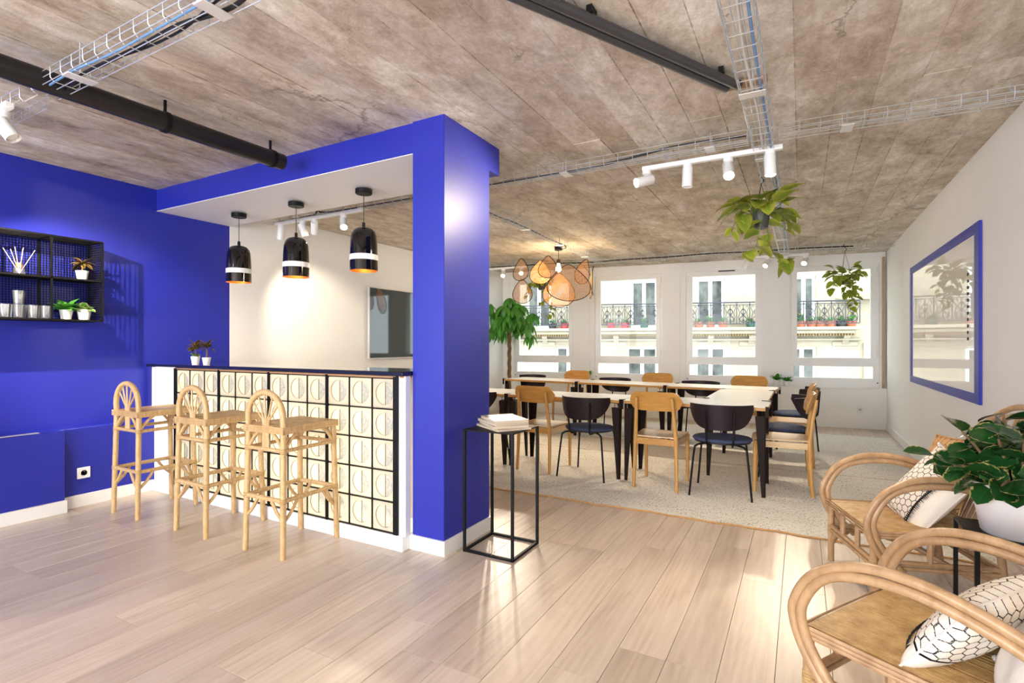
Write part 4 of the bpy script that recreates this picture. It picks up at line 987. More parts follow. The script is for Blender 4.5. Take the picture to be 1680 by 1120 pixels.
# ------------------------------------------------------------------ chairs
def wood_chair():
    t = thing('oak_chair', '', 'chair', group='honey oak chairs round the tables')
    for sx in (-1, 1):
        MB().tube([(sx * .182, -.222, .0), (sx * .176, -.205, .25), (sx * .172, -.20, .43), (sx * .160, -.222, .62), (sx * .150, -.252, .785)], [.014, .0165, .0185, .016, .013], 10).build('leg', 'oak_leg', t)
        MB().tube([(sx * .186, .205, .0), (sx * .188, .198, .43)], [.0135, .0185], 10).build('leg', 'oak_leg', t)
        MB().bar((sx * .174, -.19, .405), (sx * .187, .195, .405), .02, .05).build('apron_rail', 'oak_seat', t, ang=0)
    MB().bar((-.17, -.2, .405), (.17, -.2, .405), .02, .055).build('apron_rail', 'oak', t, ang=0)
    MB().bar((-.185, .197, .405), (.185, .197, .405), .02, .05).build('apron_rail', 'oak', t, ang=0)
    # thin dished veneer seat with rounded front corners
    N = 12; m = MB(); vs = []
    for zoff in (0, -.011):
        for j in range(N + 1):
            v = j / N; y_ = -.205 + .435 * v
            hw = .183 + .028 * v
            if v > .82: hw -= .06 * ((v - .82) / .18) ** 2.2
            for i in range(N + 1):
                u = -1 + 2 * i / N; vs.append((hw * u, y_, .452 + zoff - .012 * (1 - u * u) * (1 - (2 * v - 1) ** 2) - .012 * max(0, v - .8) ** 2 * 20))
    n1 = N + 1; T = n1 * n1; fs = []
    for j in range(N):
        for i in range(N): a = j * n1 + i; fs += [[a, a + 1, a + n1 + 1, a + n1], [T + a, T + a + n1, T + a + n1 + 1, T + a + 1]]
    bd_ = [i for i in range(n1)] + [j * n1 + N for j in range(1, n1)] + [N * n1 + i for i in range(N - 1, -1, -1)] + [j * n1 for j in range(N - 1, 0, -1)]
    for k in range(len(bd_)): a, b = bd_[k], bd_[(k + 1) % len(bd_)]; fs.append([b, a, T + a, T + b])
    m.add(vs, fs).build('seat', 'oak_seat', t)
    # curved stadium backrest in front of the posts
    def back(u, v):  # u in -1..1 across, v in 0..1 up
        ang_ = u * .5; return (.44 / 1.0 * math.sin(ang_) , -.20 - .055 * v - .10 * (math.cos(ang_) - .9) * -1 * 0 - .09 * (math.cos(ang_) - 1) * -1 * -1 + .0, .672 + .16 * v)
    m = MB(); vs = []; NU, NV = 20, 8
    for off in (0, .012):
        for j in range(NV + 1):
            for i in range(NU + 1):
                u = -1 + 2 * i / NU; v = j / NV
                # squash rows near the ends so the outline is a stadium
                e = max(0, (abs(u) - .66) / .34); hv = math.sqrt(max(0.0, 1 - e * e)) ; hv = max(hv, .12)
                vv = .5 + (v - .5) * hv
                x_, y_, z_ = .222 * u, -.205 - .05 * vv + .035 * u * u, .668 + .165 * vv
                vs.append((x_, y_ + off, z_))
    n1 = NU + 1; T = n1 * (NV + 1); fs = []
    for j in range(NV):
        for i in range(NU): a = j * n1 + i; fs += [[a, a + 1, a + n1 + 1, a + n1], [T + a, T + a + n1, T + a + n1 + 1, T + a + 1]]
    bd_ = [i for i in range(n1)] + [j * n1 + NU for j in range(1, NV + 1)] + [NV * n1 + i for i in range(NU - 1, -1, -1)] + [j * n1 for j in range(NV - 1, 0, -1)]
    for k in range(len(bd_)): a, b = bd_[k], bd_[(k + 1) % len(bd_)]; fs.append([b, a, T + a, T + b])
    o = m.add(vs, fs).build('backrest', 'oak', t, ang=30); fixn(o)
    sm = MB()
    for sx in (-1, 1):
        for z_ in (.715, .765): sm.lathe([(.004, 0), (.004, .002), (.001, .003)], 8, mat=Matrix.Translation((sx * .153, -.262 + (.785 - z_) * .18, z_)) @ Matrix.Rotation(PI / 2, 4, 'X'))
    return t
def dark_chair():
    t = thing('shell_chair', '', 'chair', group='black shell chairs with navy seats round the tables')
    for sx in (-1, 1):
        MB().tube(smooth([(sx * .10, -.10, .418), (sx * .16, -.165, .418), (sx * .185, -.185, .405), (sx * .20, -.197, .36), (sx * .235, -.225, 0)], 5), .0085, 8).build('leg', 'black_metal', t)
        MB().tube(smooth([(sx * .10, .10, .418), (sx * .15, .15, .418), (sx * .172, .165, .405), (sx * .182, .172, .36), (sx * .215, .205, 0)], 5), .0085, 8).build('leg', 'black_metal', t)
        MB().tube(smooth([(sx * .085, -.02, .418), (sx * .09, -.17, .413), (sx * .095, -.215, .425), (sx * .10, -.232, .46), (sx * .108, -.245, .62), (sx * .112, -.252, .705)], 5), .008, 8).build('back_rod', 'black_metal', t)
    MB().lathe([(.001, .42), (.19, .424), (.197, .43), (.197, .437)], 32, mat=Matrix.Scale(1.14, 4, (1, 0, 0))).build('seat_shell', 'dark_ply', t)
    MB().lathe([(.196, .437), (.206, .445), (.206, .454), (.196, .464), (.12, .468), (.001, .468)], 32, mat=Matrix.Scale(1.14, 4, (1, 0, 0))).build('seat_pad', 'navy', t)
    # wrap-round half-moon back
    NU, NV = 24, 8; vs = []; m = MB()
    for off in (0, .011):
        for j in range(NV + 1):
            for i in range(NU + 1):
                u = -1 + 2 * i / NU; v = j / NV
                top = .752 - .004 * u * u; bot = .545 + .155 * abs(u) ** 3.6
                z_ = bot + (top - bot) * v; an = u * 1.10; rr = .274 - off
                vs.append((rr * math.sin(an), -.245 + .274 - rr * math.cos(an) + .012 * (1 - (z_ - .55) / .2) - .02 * (z_ - .55) / .2 + .02 * abs(u) ** 3, z_))
    n1 = NU + 1; T = n1 * (NV + 1); fs = []
    for j in range(NV):
        for i in range(NU): a = j * n1 + i; fs += [[a, a + 1, a + n1 + 1, a + n1], [T + a, T + a + n1, T + a + n1 + 1, T + a + 1]]
    bd_ = [i for i in range(n1)] + [j * n1 + NU for j in range(1, NV + 1)] + [NV * n1 + i for i in range(NU - 1, -1, -1)] + [j * n1 for j in range(NV - 1, 0, -1)]
    for k in range(len(bd_)): a, b = bd_[k], bd_[(k + 1) % len(bd_)]; fs.append([b, a, T + a, T + b])
    fixn(m.add(vs, fs).build('backrest', 'dark_ply', t, ang=30))
    return t
wc, dc = wood_chair(), dark_chair()
used = {}
def place(kind, x, y, rz, label):
    src = wc if kind == 'w' else dc
    if kind not in used:
        used[kind] = 1; src.location = (x, y, .0115); src.rotation_euler = (0, 0, rz); src['label'] = label
    else: dup(src, (x, y, .0115), rz, label)
place('w', -2.275, 4.79, -.07, 'honey oak chair in the near row beside the blue column')
place('d', -1.77, 4.735, -.05, 'black shell chair with navy seat in the near row, between the two oak chairs')
place('w', -1.093, 4.72, -.01, 'honey oak chair with glare-lightened seat in the middle of the near row')
place('d', -.585, 4.71, .05, 'black shell chair with navy seat in the near row, closest to the table corner')
place('d', -2.98, 4.74, -.05, 'black shell chair with navy seat half hidden by the blue column')
place('w', -.15, 5.06, PI / 2 + .04, 'honey oak chair at the near end of the right side of the tables')
place('d', -.16, 5.62, PI / 2 + .06, 'black shell chair with navy seat right behind the nearest right side oak chair')
place('w', -.12, 6.20, PI / 2 + .03, 'honey oak chair second along the right side of the tables')
place('d', -.08, 6.80, PI / 2 - .12, 'black shell chair with navy seat at the far right corner of the tables')
def yb(x): return by + .545 - (x - bx) * .083 - .075 + .03
for kd, x_, lb in (('d', -3.74, 'black shell chair in the far row, leftmost by the tree'), ('w', -3.05, 'honey oak chair in the far row, leftmost of the oak ones'), ('d', -2.36, 'black shell chair in the far row, middle of the three'), ('w', -1.79, 'honey oak chair in the far row, middle of the three'), ('d', -1.17, 'black shell chair in the far row, rightmost by the bridging table'), ('w', -.61, 'honey oak chair in the far row, rightmost below the third window')):
    place(kd, x_, yb(x_) + (.20 if kd == 'w' else .12), PI + random.uniform(-.05, .02) - .08, lb)

# ------------------------------------------------------------------ wire cube side tables
def side_table(label, x0, x1, y0, y1, h):
    t = thing('side_table', label, 'side table', ((x0 + x1) / 2, (y0 + y1) / 2, 0), 0, 'black square tube side tables')
    a, b = (x1 - x0) / 2, (y1 - y0) / 2; s_ = .0075
    for sx in (-1, 1):
        for sy in (-1, 1): B(sx * a - s_ if sx < 0 else a - s_, sx * a + s_, sy * b - s_, sy * b + s_, 0, h - .004).build('leg', 'black_metal', t, ang=0)
    for s in (-1, 1):
        B(-a, a, s * b - s_, s * b + s_, 0.0005, .0155).build('base_rail', 'black_metal', t, ang=0); B(s * a - s_, s * a + s_, -b, b, 0.0005, .0155).build('base_rail', 'black_metal', t, ang=0)
    B(-a - s_, a + s_, -b - s_, b + s_, h - .008, h, bev=.001).build('tabletop', 'black_metal', t)
    return t
side_table('tall black metal frame side table beside the blue column', -1.782, -1.452, 2.634, 2.956, .738)
side_table('low black metal side table under the big potted plant', .605, .935, 2.69, 3.02, .475)
mm_ = None
t = NT('magazine_cover'); v = t.tc.outputs['Object']
nz = t.noise(t.mapping((9, 9, 9)), 1.2, 5, .65)
pic = t.ramp(nz, [(.3, lin('#2c3a2a')), (.48, lin('#5d6238')), (.6, lin('#8f8258')), (.75, lin('#b4b8a4'))])
sep = t.n('ShaderNodeSeparateXYZ'); t.L(v, sep.inputs[0])
inx = t.math('LESS_THAN', t.math('ABSOLUTE', sep.outputs[0]), .085); iny = t.math('LESS_THAN', t.math('ABSOLUTE', t.math('ADD', sep.outputs[1], -.02)), .10)
M['cover'] = t.done(t.pbr(t.mix(t.math('MULTIPLY', inx, iny), lin('#d3bfa4'), pic), .35))
zc = .7385
for k, (th, rz, w_, l_, lb) in enumerate(((.012, .10, .23, .30, 'lowest cream magazine of the stack on the tall side table'), (.016, -.04, .225, .29, 'second magazine up in the stack on the tall side table'), (.015, .05, .22, .285, 'third magazine up in the stack on the tall side table'), (.016, -.03, .215, .28, 'top magazine of the stack, landscape picture on its cover'))):
    t = thing('magazine', lb, 'magazine', (-1.615 + random.uniform(-.006, .006), 2.81 + random.uniform(-.006, .006), zc), rz + .9, 'magazines on the tall side table')
    B(-w_ / 2 + .002, w_ / 2 - .002, -l_ / 2 + .002, l_ / 2 - .002, .001, th - .001).build('pages', 'paper', t, ang=0)
    B(-w_ / 2, w_ / 2, -l_ / 2, l_ / 2, th - .001, th).build('cover', 'cover' if k == 3 else 'paper', t, ang=0)
    B(-w_ / 2, w_ / 2, -l_ / 2, l_ / 2, 0, .001).build('cover', 'paper', t, ang=0)
    zc += th + .0004

# ------------------------------------------------------------------ rattan lounge chairs
def lounge():
    t = thing('lounge_chair', '', 'armchair', group='rattan armchairs by the right wall')
    R = 'rattan_lounge'; hw, yf, yb_ = .262, .272, -.27; SZ = .352
    for sx in (-1, 1):
        MB().tube([(sx * (hw - .004), yf - .012, 0), (sx * (hw - .004), yf - .012, SZ - .02)], .0165, 10).build('leg', R, t)
        MB().tube([(sx * (hw - .004), yb_ - .03, 0), (sx * (hw - .004), yb_ + .01, SZ - .02)], .0165, 10).build('leg', R, t)
        for q, off in ((0, 0.0), (1, .031)):     # double bent arm canes
            pts = [(sx * (hw + .008), yf - .10 - off * 1.2, .155), (sx * (hw + .012), yf - .018 - off, .26), (sx * (hw + .016), yf + .022 - off * .9, SZ), (sx * (hw + .02), yf + .020 - off * .9, .43), (sx * (hw + .022), yf - .045 - off * .8, .535 - off * .3), (sx * (hw + .022), yf - .17, .602 - off), (sx * (hw + .02), yf - .32, .612 - off), (sx * (hw + .014), yf - .46, .582 - off), (sx * (hw), yb_ - .04, .53 - off), (sx * (hw - .03), yb_ - .14, .47 - off)]
            if q == 1: pts = [(p[0] - sx * .0, p[1], p[2]) for p in pts]
            MB().tube(smooth(pts, 6), .0155, 10).build('arm_cane', R, t)
        MB().tube([(sx * (hw - .004), yf - .01, .205), (sx * (hw - .004), yb_, .205)], .0125, 8).build('side_rail', R, t)
        MB().tube([(sx * (hw - .004), yf - .01, .178), (sx * (hw - .004), yb_, .178)], .0115, 8).build('side_rail', R, t)
        MB().tube([(sx * (hw - .004), .02, .21), (sx * (hw - .004), .02, SZ - .02)], .0135, 8).build('spindle', R, t)
        for yy, s_ in ((yf - .012, -1), (yb_, 1)):
            MB().tube(smooth([(sx * (hw - .004), yy, .09), (sx * (hw - .004), yy + s_ * .035, .145), (sx * (hw - .004), yy + s_ * .09, .185)], 4), .012, 8).build('brace', R, t)
        for z_ in (.19,):
            mm = MB()
            for kk in range(5): mm.lathe([(.017, -.004), (.020, 0), (.017, .004)], 10, (sx * (hw - .004), yf - .012, z_ - .02 + kk * .009))
            o = mm.build('binding', 'rattan_bind', t)
    for yy in (yf - .01, yb_ + .0):
        for z_ in (.205, .18): MB().tube([(-hw, yy, z_), (hw, yy, z_)], .012, 8).build('cross_rail', R, t)
    for sx in (-.09, .09): MB().tube([(sx, yf - .01, .21), (sx, yf - .01, SZ - .02)], .0135, 8).build('spindle', R, t)
    for sx in (-1, 1):
        MB().tube(smooth([(sx * (hw - .004), yf - .012, .09), (sx * (hw - .04), yf - .012, .145), (sx * (hw - .09), yf - .012, .185)], 4), .012, 8).build('brace', R, t)
        MB().tube([(sx * .245, yf - .03, .335), (-sx * .16, yb_ + .05, .02 + .09)], .0135, 8).build('diagonal_stay', R, t)
    # slatted cane seat: strips run front to back
    B(-hw + .005, hw - .005, yb_, yf, SZ - .024, SZ - .011).build('seat_deck', 'rattan_dark', t)
    m = MB(); n = 58
    for k in range(n):
        xx = -hw + .01 + (k + .5) * 2 * (hw - .01) / n
        m.box(xx - .0034, xx + .0034, yb_ - .005, yf - .004, SZ - .012, SZ - .001 + random.uniform(-.0012, .0006))
    o = m.build('cane_strips', 'cane_strips', t, ang=0); o['kind'] = 'stuff'
    for k in range(3):
        z = SZ - .003 - k * .013; a, b0, b1 = hw + .006, yb_ - .012, yf + .008
        MB().tube([(-a, b0, z), (a, b0, z), (a, b1, z), (-a, b1, z)], .0068, 6, closed=True).build('edge_cane', R, t)
    # tall arched back of two bent canes with a fan inside
    def bk(x_, h): return (x_, yb_ - .01 - h * .42, SZ + h)
    for q in (0, .045):
        pts = [bk(-.25 + q * .3, -.02)] + [bk((.275 - q) * math.cos(PI - PI * i / 16), .22 + (.36 - q) * math.sin(PI * i / 16)) for i in range(17)] + [bk(.25 - q * .3, -.02)]
        MB().tube(smooth(pts, 3), .0155, 10).build('back_cane', R, t)
    for x_, h in ((-.15, .47), (-.075, .53), (0, .55), (.075, .53), (.15, .47)):
        MB().tube(smooth([bk(x_ * .5, 0), bk(x_ * .6, .2), bk(x_, h)], 4), .009, 8).build('back_spindle', R, t)
    return t
lc = lounge(); LR1, LR2 = math.radians(58.9), math.radians(107.5)
C1, C2 = (.376, 2.011), (.475, 3.383)
lc.location = (*C1, 0); lc.rotation_euler = (0, 0, LR1); lc['label'] = 'rattan armchair in the lower right corner, nearest the viewer'
dup(lc, (*C2, 0), LR2, 'rattan armchair behind the potted plant, standing on the rug edge')

def hexmat(name, bg, line, sc=26, fringe=True, wid=.075):
    """hexagon outlines woven on cotton"""
    t = NT(name); sep = t.n('ShaderNodeSeparateXYZ'); t.L(t.tc.outputs['UV'], sep.inputs[0])
    cmb = t.n('ShaderNodeCombineXYZ'); t.L(t.math('MULTIPLY', sep.outputs[0], sc), cmb.inputs[0]); t.L(t.math('MULTIPLY', sep.outputs[1], sc * .75), cmb.inputs[1]); p = cmb.outputs[0]
    r = (1, 1.732, 1); h = (.5, .866, .5)
    a = t.vm('SUBTRACT', t.vm('MODULO', p, r), h); b = t.vm('SUBTRACT', t.vm('MODULO', t.vm('ADD', p, h), r), h)
    flat = (1, 1, 0); a = t.vm('MULTIPLY', a, flat); b = t.vm('MULTIPLY', b, flat)
    la, lb_ = t.vm('LENGTH', a, out=1), t.vm('LENGTH', b, out=1); k = t.math('LESS_THAN', lb_, la)
    m = t.n('ShaderNodeMix', data_type='VECTOR'); t.L(k, m.inputs[0]); t.L(a, m.inputs[4]); t.L(b, m.inputs[5]); g = t.vm('ABSOLUTE', m.outputs[1])
    sg = t.n('ShaderNodeSeparateXYZ'); t.L(g, sg.inputs[0])
    e = t.math('SUBTRACT', .5, t.math('MAXIMUM', sg.outputs[0], t.vm('DOT_PRODUCT', g, (.5, .866, 0), out=1)))
    dash = t.noise(t.tc.outputs['UV'], 160, 1)
    ln = t.math('MULTIPLY', t.math('LESS_THAN', e, wid), t.math('GREATER_THAN', dash, .40))
    cotton = t.noise(t.tc.outputs['UV'], 120, 3)
    base = t.mix(cotton, lin(bg), tuple(min(1, x * 1.08) for x in lin(bg)))
    col = t.mix(ln, base, lin(line))
    if fringe:   # lower third is plain cotton below a black band
        pl = t.math('GREATER_THAN', .28, sep.outputs[1]); col = t.mix(pl, col, base)
        band = t.math('MULTIPLY', t.math('GREATER_THAN', sep.outputs[1], .265), t.math('LESS_THAN', sep.outputs[1], .29)); col = t.mix(band, col, lin('#1c1a1e'))
    return t.done(t.pbr(col, .95, spec=.1, normal=t.bump(cotton, .4, .002)))
M['hex'] = hexmat('cotton_with_black_hexagons', '#ece4d6', '#221f22', 12, True, .055)
M['tan_print'] = hexmat('tan_cotton_with_fine_stitch_lines', '#cfa271', '#7d6048', 9, False, .05)
def cushion(name, label, w_, h_, th, mat, mw, fringe=False, tassels=False, group='cushions on the rattan armchairs', puff=.5):
    t = thing(name, label, 'cushion', group=group)
    N = 18; m = MB(); uv = []; vs = []; fs = []
    for sg in (1, -1):
        for j in range(N + 1):
            for i in range(N + 1):
                u, v = -1 + 2 * i / N, -1 + 2 * j / N
                pin = 1 - .07 * (1 - abs(v) ** 2) * abs(u) ** 3; pin2 = 1 - .07 * (1 - abs(u) ** 2) * abs(v) ** 3
                f = (max(0, 1 - u * u) ** puff) * (max(0, 1 - v * v) ** puff)
                wr = .004 * math.sin(u * 7 + v * 5) * f
                vs.append((w_ / 2 * u * pin, h_ / 2 * v * pin2, sg * (th / 2 * f + wr))); uv.append((i / N, j / N))
    n1 = N + 1; T = n1 * n1
    for j in range(N):
        for i in range(N): a = j * n1 + i; fs += [[a, a + 1, a + n1 + 1, a + n1], [T + a, T + a + n1, T + a + n1 + 1, T + a + 1]]
    m.add(vs, fs); m.uv = uv
    bm = None; o = m.build('cover', mat, t, ang=180)
    b2 = bmesh.new(); b2.from_mesh(o.data); bmesh.ops.remove_doubles(b2, verts=b2.verts[:], dist=.0004); b2.to_mesh(o.data); b2.free()
    MB().tube([(w_ / 2 * u * .995, h_ / 2 * v * .995, 0) for u, v in ([(-1 + 2 * k / 8, -1 + .07 * (1 - (-1 + 2 * k / 8) ** 2)) for k in range(8)] + [(1 - .07 * (1 - (-1 + 2 * k / 8) ** 2), -1 + 2 * k / 8) for k in range(8)] + [(1 - 2 * k / 8, 1 - .07 * (1 - (1 - 2 * k / 8) ** 2)) for k in range(8)] + [(-1 + .07 * (1 - (1 - 2 * k / 8) ** 2), 1 - 2 * k / 8) for k in range(8)])], .0035, 5, closed=True).build('piping', 'cloth_white' if mat != 'tan_print' else 'tan_print', t)
    if fringe:
        f = MB()
        for k in range(44):
            u = -.96 + 1.92 * k / 43; v = -.44
            g = (max(0, 1 - u * u) ** puff) * (max(0, 1 - v * v) ** puff); L_ = .032 * random.uniform(.7, 1.2)
            g2 = (max(0, 1 - u * u) ** puff) * (max(0, 1 - (v - .14) ** 2) ** puff)
            x_ = w_ / 2 * u
            f.add([(x_ - .004, h_ / 2 * v + .004, th / 2 * g + .006), (x_ + .004, h_ / 2 * v + .004, th / 2 * g + .006), (x_ + random.uniform(-.002, .004), h_ / 2 * v - L_, th / 2 * g2 + .005), (x_, h_ / 2 * v - L_ * .4, th / 2 * g + .009)], [[0, 1, 2], [0, 3, 1], [1, 3, 2], [2, 3, 0]])
        o = f.build('fringe', 'black_yarn', t, ang=0); o['kind'] = 'stuff'
    if tassels:
        for u, v in ((-1, -1), (1, -1), (-1, 1), (1, 1)):
            MB().lathe([(.001, .014), (.008, .010), (.009, 0), (.006, -.006), (.012, -.03), (.016, -.06), (.001, -.062)], 10, (u * (w_ / 2 - .004), v * (h_ / 2 - .004), 0)).build('tassel', 'tassel_w', t)
    t.matrix_world = mw; return t
def cmat(c, rz, loc, tilt, roll=0, spin=0):
    """cushion frame in a chair: loc in chair coordinates, leaning back by tilt from upright, face towards the chair's front"""
    base = Matrix.Translation((*c, 0)) @ Matrix.Rotation(rz, 4, 'Z') @ Matrix.Translation(loc)
    return base @ Matrix.Rotation(roll, 4, 'Z') @ Matrix.Rotation(PI / 2 + tilt, 4, 'X') @ Matrix.Rotation(PI, 4, 'Y') @ Matrix.Rotation(spin, 4, 'Z') @ Matrix.Identity(4)
cushion('cushion', 'tan cushion with fine stitched lines, on the far rattan armchair', .40, .40, .11, 'tan_print', cmat(C2, LR2, (.09, -.235, .575), .38, 0, .10))
cushion('cushion', 'white cushion with black hexagons and fringe, on the far rattan armchair', .43, .40, .12, 'hex', cmat(C2, LR2, (-.01, -.10, .50), .60, .12, PI / 2 - .28), fringe=True, tassels=True)
cushion('cushion', 'white cushion with black hexagons and fringe, on the nearest rattan armchair', .47, .32, .13, 'hex', cmat(C1, LR1, (-.03, -.10, .475), .62, -.1, -.05), fringe=True)
cushion('cushion', 'plain tan cushion behind the hexagon cushion of the nearest armchair', .42, .40, .11, plain('plain_tan_cotton', '#cfa06a', .95, var=.05, bump=.4), cmat(C1, LR1, (.06, -.26, .55), .42, 0, .1))
cushion('cushion', 'white cotton cushion with tassels in the lower right corner', .36, .32, .13, 'cloth_white', cmat(C1, LR1, (-.16, -.27, .46), .5, .5, -.25), tassels=True)

# ------------------------------------------------------------------ big potted plant on the low side table
pp = thing('potted_peperomia', 'big dark green cream edged plant in a white pot on the low side table', 'potted plant', (.775, 2.865, .4755))
MB().lathe([(.001, 0), (.115, 0), (.12, .005), (.155, .20), (.158, .21), (.150, .21), (.145, .19), (.001, .185)], 36).build('pot', 'white_pot', pp)
MB().lathe([(.143, .186), (.001, .192)], 20).build('soil', 'soil', pp)
random.seed(5)
for k in range(22):
    a = k * 2.4; e = math.radians(random.uniform(20, 85)); L_ = random.uniform(.15, .30)
    d = Vector((math.cos(a) * math.cos(e), math.sin(a) * math.cos(e), math.sin(e)))
    b0 = Vector((math.cos(a) * .06, math.sin(a) * .06, .19)); tip = b0 + d * L_ - Vector((0, 0, .03 * math.cos(e)))
    MB().tube(smooth([b0, b0 + d * L_ * .5 + Vector((0, 0, .015)), tip], 3), [.0055] * 6 + [.004], 6).build('stem', 'brown_stem', pp)
    for j in range(7):
        f = .5 + .5 * j / 6; p_ = b0.lerp(tip, f); aa = a + j * 2.2 + random.uniform(-.3, .3); ee = math.radians(random.uniform(-25, 45) + 10 * (j == 6))
        if p_.x + .15 * math.cos(aa) < .29: put_leaf(pp, LM['pepero'], p_, (math.cos(aa) * math.cos(ee), math.sin(aa) * math.cos(ee), math.sin(ee)), random.uniform(-.9, .9), random.uniform(.8, 1.3))
for k in range(12):
    a = k * .55; p_ = (.13 * math.cos(a), .13 * math.sin(a), .215); put_leaf(pp, LM['pepero'], p_, (math.cos(a), math.sin(a), random.uniform(-.6, .1)), random.uniform(-.4, .4), random.uniform(.9, 1.25))

# ------------------------------------------------------------------ hanging plants
def hanging(label, loc, ropes, vines, potr, seed, key='pothos', big=1.0, top=24):
    random.seed(seed); t = thing('hanging_plant', label, 'hanging plant', loc, 0, 'trailing plants hung from the ceiling')
    MB().lathe([(.001, -.11), (potr * .72, -.11), (potr * .78, -.10), (potr, 0), (potr * .93, 0), (potr * .9, -.02)], 20).build('pot', 'grey_pot', t)
    MB().lathe([(potr * .9, -.022), (.001, -.015)], 14).build('soil', 'soil', t)
    for k in range(3):
        a = k * 2.094; MB().tube([(potr * math.cos(a), potr * math.sin(a), -.005), (0, 0, ropes)], .0022, 5).build('hanger_cord', 'black_plastic', t)
    MB().tube(smooth([(0, 0, ropes - .005), (.018, 0, ropes + .02), (0, 0, ropes + .05), (-.014, 0, ropes + .07), (0, 0, ropes + .10)], 4), .004, 6).build('hook', 'black_metal', t)
    for k in range(top):
        a = k * 2.4; e = math.radians(random.uniform(5, 70)); rr = random.uniform(.02, potr); L_ = random.uniform(.04, .15)
        b0 = Vector((rr * math.cos(a), rr * math.sin(a), -.01)); d = Vector((math.cos(a) * math.cos(e), math.sin(a) * math.cos(e), math.sin(e))); p1 = b0 + d * L_
        MB().tube([b0, b0.lerp(p1, .5) + Vector((0, 0, .01)), p1], .0022, 5).build('stem', 'stem', t)
        put_leaf(t, LM[key], p1, (d.x, d.y, d.z - .5 + random.uniform(-.3, .3)), random.uniform(-.5, .5), random.uniform(.65, 1.25) * big)
    for pts, n in vines:
        P = smooth(pts, 8); MB().tube(P, .003, 5).build('vine', 'stem', t)
        for k in range(n):
            p_ = P[int((k + 1) / n * (len(P) - 1))]; a = random.uniform(0, 6.28)
            put_leaf(t, LM[key], p_, (math.cos(a), math.sin(a), random.uniform(-1.0, .1)), random.uniform(-.5, .5), random.uniform(.55, 1.15) * big)
    return t
cr_, sr_ = math.cos(TH), math.sin(TH)
def vv(r, z, w_=0): return (r * cr_ - w_ * sr_, r * sr_ + w_ * cr_, z)
hanging('yellow green trailing plant hung from the long cable tray, two long vines', (-.265, 4.33, 2.225), .225, [([vv(-.04, -.01), vv(-.14, .0), vv(-.2, -.08), vv(-.22, -.14)], 5), ([vv(.04, -.01), vv(.05, -.12), vv(.07, -.24), vv(.12, -.33), vv(.2, -.36), vv(.25, -.33)], 8), ([vv(-.02, -.01, -.08), vv(-.06, -.15, -.1), vv(-.08, -.26, -.08), vv(-.16, -.31, -.05)], 6), ([vv(.08, 0), vv(.16, -.02), vv(.18, -.12)], 4)], .062, 3, big=1.25, top=38)
hanging('bushy trailing plant on a black hook in front of the rightmost window', (.508, 8.305, 2.16), .34, [([vv(-.05, 0), vv(-.12, -.05), vv(-.17, -.16)], 6), ([vv(-.03, 0, -.08), vv(-.06, -.15, -.1), vv(-.07, -.28, -.08)], 9), ([vv(.03, 0, -.08), vv(.05, -.2, -.1), vv(.03, -.42, -.08)], 10), ([vv(.07, 0), vv(.14, -.06), vv(.15, -.22)], 7), ([vv(0, 0, -.09), vv(.0, -.25, -.1), vv(.1, -.36, -.05)], 8)], .075, 8, top=34)
hanging('trailing plant hung before the leftmost window, behind the rattan lamp', (-3.86, 8.05, 2.28), .22, [([vv(-.06, 0), vv(-.18, -.05), vv(-.25, -.2)], 6), ([vv(.06, 0), vv(.12, -.2), vv(.16, -.42), vv(.08, -.55)], 10), ([vv(.02, 0, -.1), vv(.03, -.25, -.12), vv(-.04, -.36)], 7)], .075, 12, top=24)

# ------------------------------------------------------------------ braided money tree by the windows
tr = thing('potted_tree', 'tall green braided stem tree in a charcoal planter by the windows', 'potted tree', (-4.5, 8.05, 0))
MB().box(-.13, .13, -.13, .13, 0.0, .27, bev=.01).build('planter', 'dark_pot', tr)
B(-.118, .118, -.118, .118, .268, .275).build('soil', 'soil', tr)
for k in range(3):
    MB().tube([(.022 * math.cos(k * 2.094 + i * .55), .022 * math.sin(k * 2.094 + i * .55), .27 + i * .045) for i in range(27)], .017, 8).build('braided_stem', 'brown_stem', tr)
random.seed(21)
for k in range(34):
    a = k * 2.4; z_ = 1.36 + .58 * (k / 33); e = math.radians(random.uniform(0, 50) + 40 * max(0, k - 22) / 11); L_ = random.uniform(.2, .5) * (1 if k < 27 else .7)
    d = Vector((math.cos(a) * math.cos(e), math.sin(a) * math.cos(e), math.sin(e))); b0 = Vector((0, 0, min(z_, 1.46))); p1 = b0 + d * L_ + Vector((0, 0, max(0, z_ - 1.46) * .7))
    MB().tube(smooth([b0, b0.lerp(p1, .5) + Vector((0, 0, .05)), p1], 3), .006, 6).build('branch', 'stem', tr)
    for j in range(7):
        aa = a + (j - 3) * .75; ee = math.radians(random.uniform(-65, -20))
        put_leaf(tr, LM['pachira'], p1, (math.cos(aa) * math.cos(ee), math.sin(aa) * math.cos(ee), math.sin(ee)), random.uniform(-.3, .3), random.uniform(.8, 1.2))

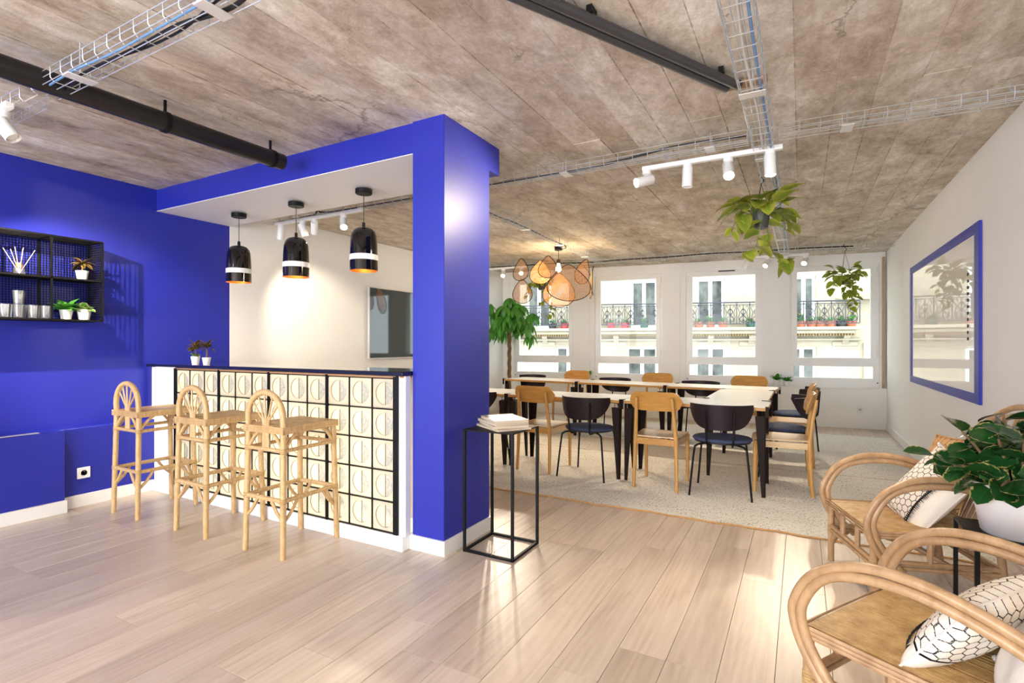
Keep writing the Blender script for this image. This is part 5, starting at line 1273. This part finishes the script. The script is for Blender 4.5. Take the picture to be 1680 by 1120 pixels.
# ------------------------------------------------------------------ rattan petal lamp over the tables
M['cane_web'] = plain('woven_cane_webbing', '#c98f4e', .6, var=.15, scale=30)
ch = thing('petal_chandelier', 'large ceiling lamp of overlapping cane webbing petals with dark rims', 'chandelier', (-2.97, 6.72, 0), TH)
MB().lathe([(.001, CZ - .003), (.055, CZ - .003), (.055, CZ - .05), (.001, CZ - .05)], 24).build('ceiling_rose', 'black_metal', ch)
MB().tube([(0, 0, CZ - .05), (0, 0, 2.43)], .004, 6).build('cord', 'black_plastic', ch)
MB().lathe([(.008, 2.44), (.024, 2.43), (.026, 2.38), (.022, 2.375)], 14).build('lamp_holder', plain('bronze_holder', '#5a4030', .4, .5), ch)
MB().lathe([(.018, 2.375), (.022, 2.35), (.038, 2.31), (.038, 2.28), (.001, 2.25)], 16).build('bulb', 'bulb', ch)
lamp('POINT', 'petal_light', (0, 0, 2.2), 14, (1, .78, .5), .05).parent = ch
def petal(c, wd, ht, yaw, tilt, roll=0):
    """rounded triangular cane leaf: webbing of crossed strips inside a dark rim; a gentle dish"""
    N = 48; out = []
    for i in range(N):
        a = 2 * PI * i / N; f = .5 + .5 * math.sin(a)    # 1 at top
        ww = (1 - .62 * f ** 1.5)
        out.append((wd / 2 * math.cos(a) * ww * 1.06, ht / 2 * math.sin(a)))
    def dish(x_, z_): return -.25 * (x_ * x_ + z_ * z_) / wd
    mt = Matrix.Translation(c) @ Matrix.Rotation(yaw, 4, 'Z') @ Matrix.Rotation(tilt, 4, 'X') @ Matrix.Rotation(roll, 4, 'Y')
    rim = MB().tube([(x_, dish(x_, z_), z_) for x_, z_ in out], .005, 6, closed=True).build('petal', 'dark_steel', ch)
    rim.matrix_local = mt
    def span(ax, c_):
        hits = []
        for i in range(N):
            p_, q = out[i], out[(i + 1) % N]
            if (p_[ax] - c_) * (q[ax] - c_) < 0:
                t_ = (c_ - p_[ax]) / (q[ax] - p_[ax]); hits.append(p_[1 - ax] + t_ * (q[1 - ax] - p_[1 - ax]))
        return (min(hits), max(hits)) if len(hits) >= 2 else None
    m = MB(); pitch = .0165; t_ = .0027
    for ax, ext in ((0, wd / 2), (1, ht / 2)):
        n = int(ext / pitch)
        for k in range(-n, n + 1):
            s_ = span(ax, k * pitch + .0001)
            if not s_: continue
            P = []
            for q in range(5):
                v_ = s_[0] + (s_[1] - s_[0]) * q / 4; x_, z_ = (k * pitch, v_) if ax == 0 else (v_, k * pitch); P.append((x_, z_))
            for side in (0,):
                vs = []
                for x_, z_ in P:
                    dy = dish(x_, z_)
                    if ax == 0: vs += [(x_ - t_, dy - .0006 + ax * .001, z_), (x_ + t_, dy - .0006 + ax * .001, z_)]
                    else: vs += [(x_, dy + .0008, z_ - t_), (x_, dy + .0008, z_ + t_)]
                m.add(vs, [[2 * q, 2 * q + 1, 2 * q + 3, 2 * q + 2] for q in range(4)])
    o = m.build('cane_webbing', 'cane_web', rim, ang=0); o['kind'] = 'stuff'
    MB().tube([mt @ Vector((0, 0, ht / 2)), Vector((0, 0, 2.40))], .0018, 5).build('spoke', 'dark_steel', ch)
for p_ in [((-.52, -.12, 2.27), .27, .31, -.5, -.1), ((-.50, .12, 2.00), .32, .34, -.2, .1), ((-.24, .34, 2.30), .36, .34, .2, .15), ((-.16, -.22, 2.29), .30, .32, -.15, -.25), ((.10, -.36, 2.06), .66, .50, .05, -.18), ((.36, .2, 2.29), .27, .36, .35, .12, .25), ((.44, .02, 2.12), .46, .46, 1.5, .1), ((.05, .46, 2.05), .55, .5, PI, -.15)]:
    petal(*p_)
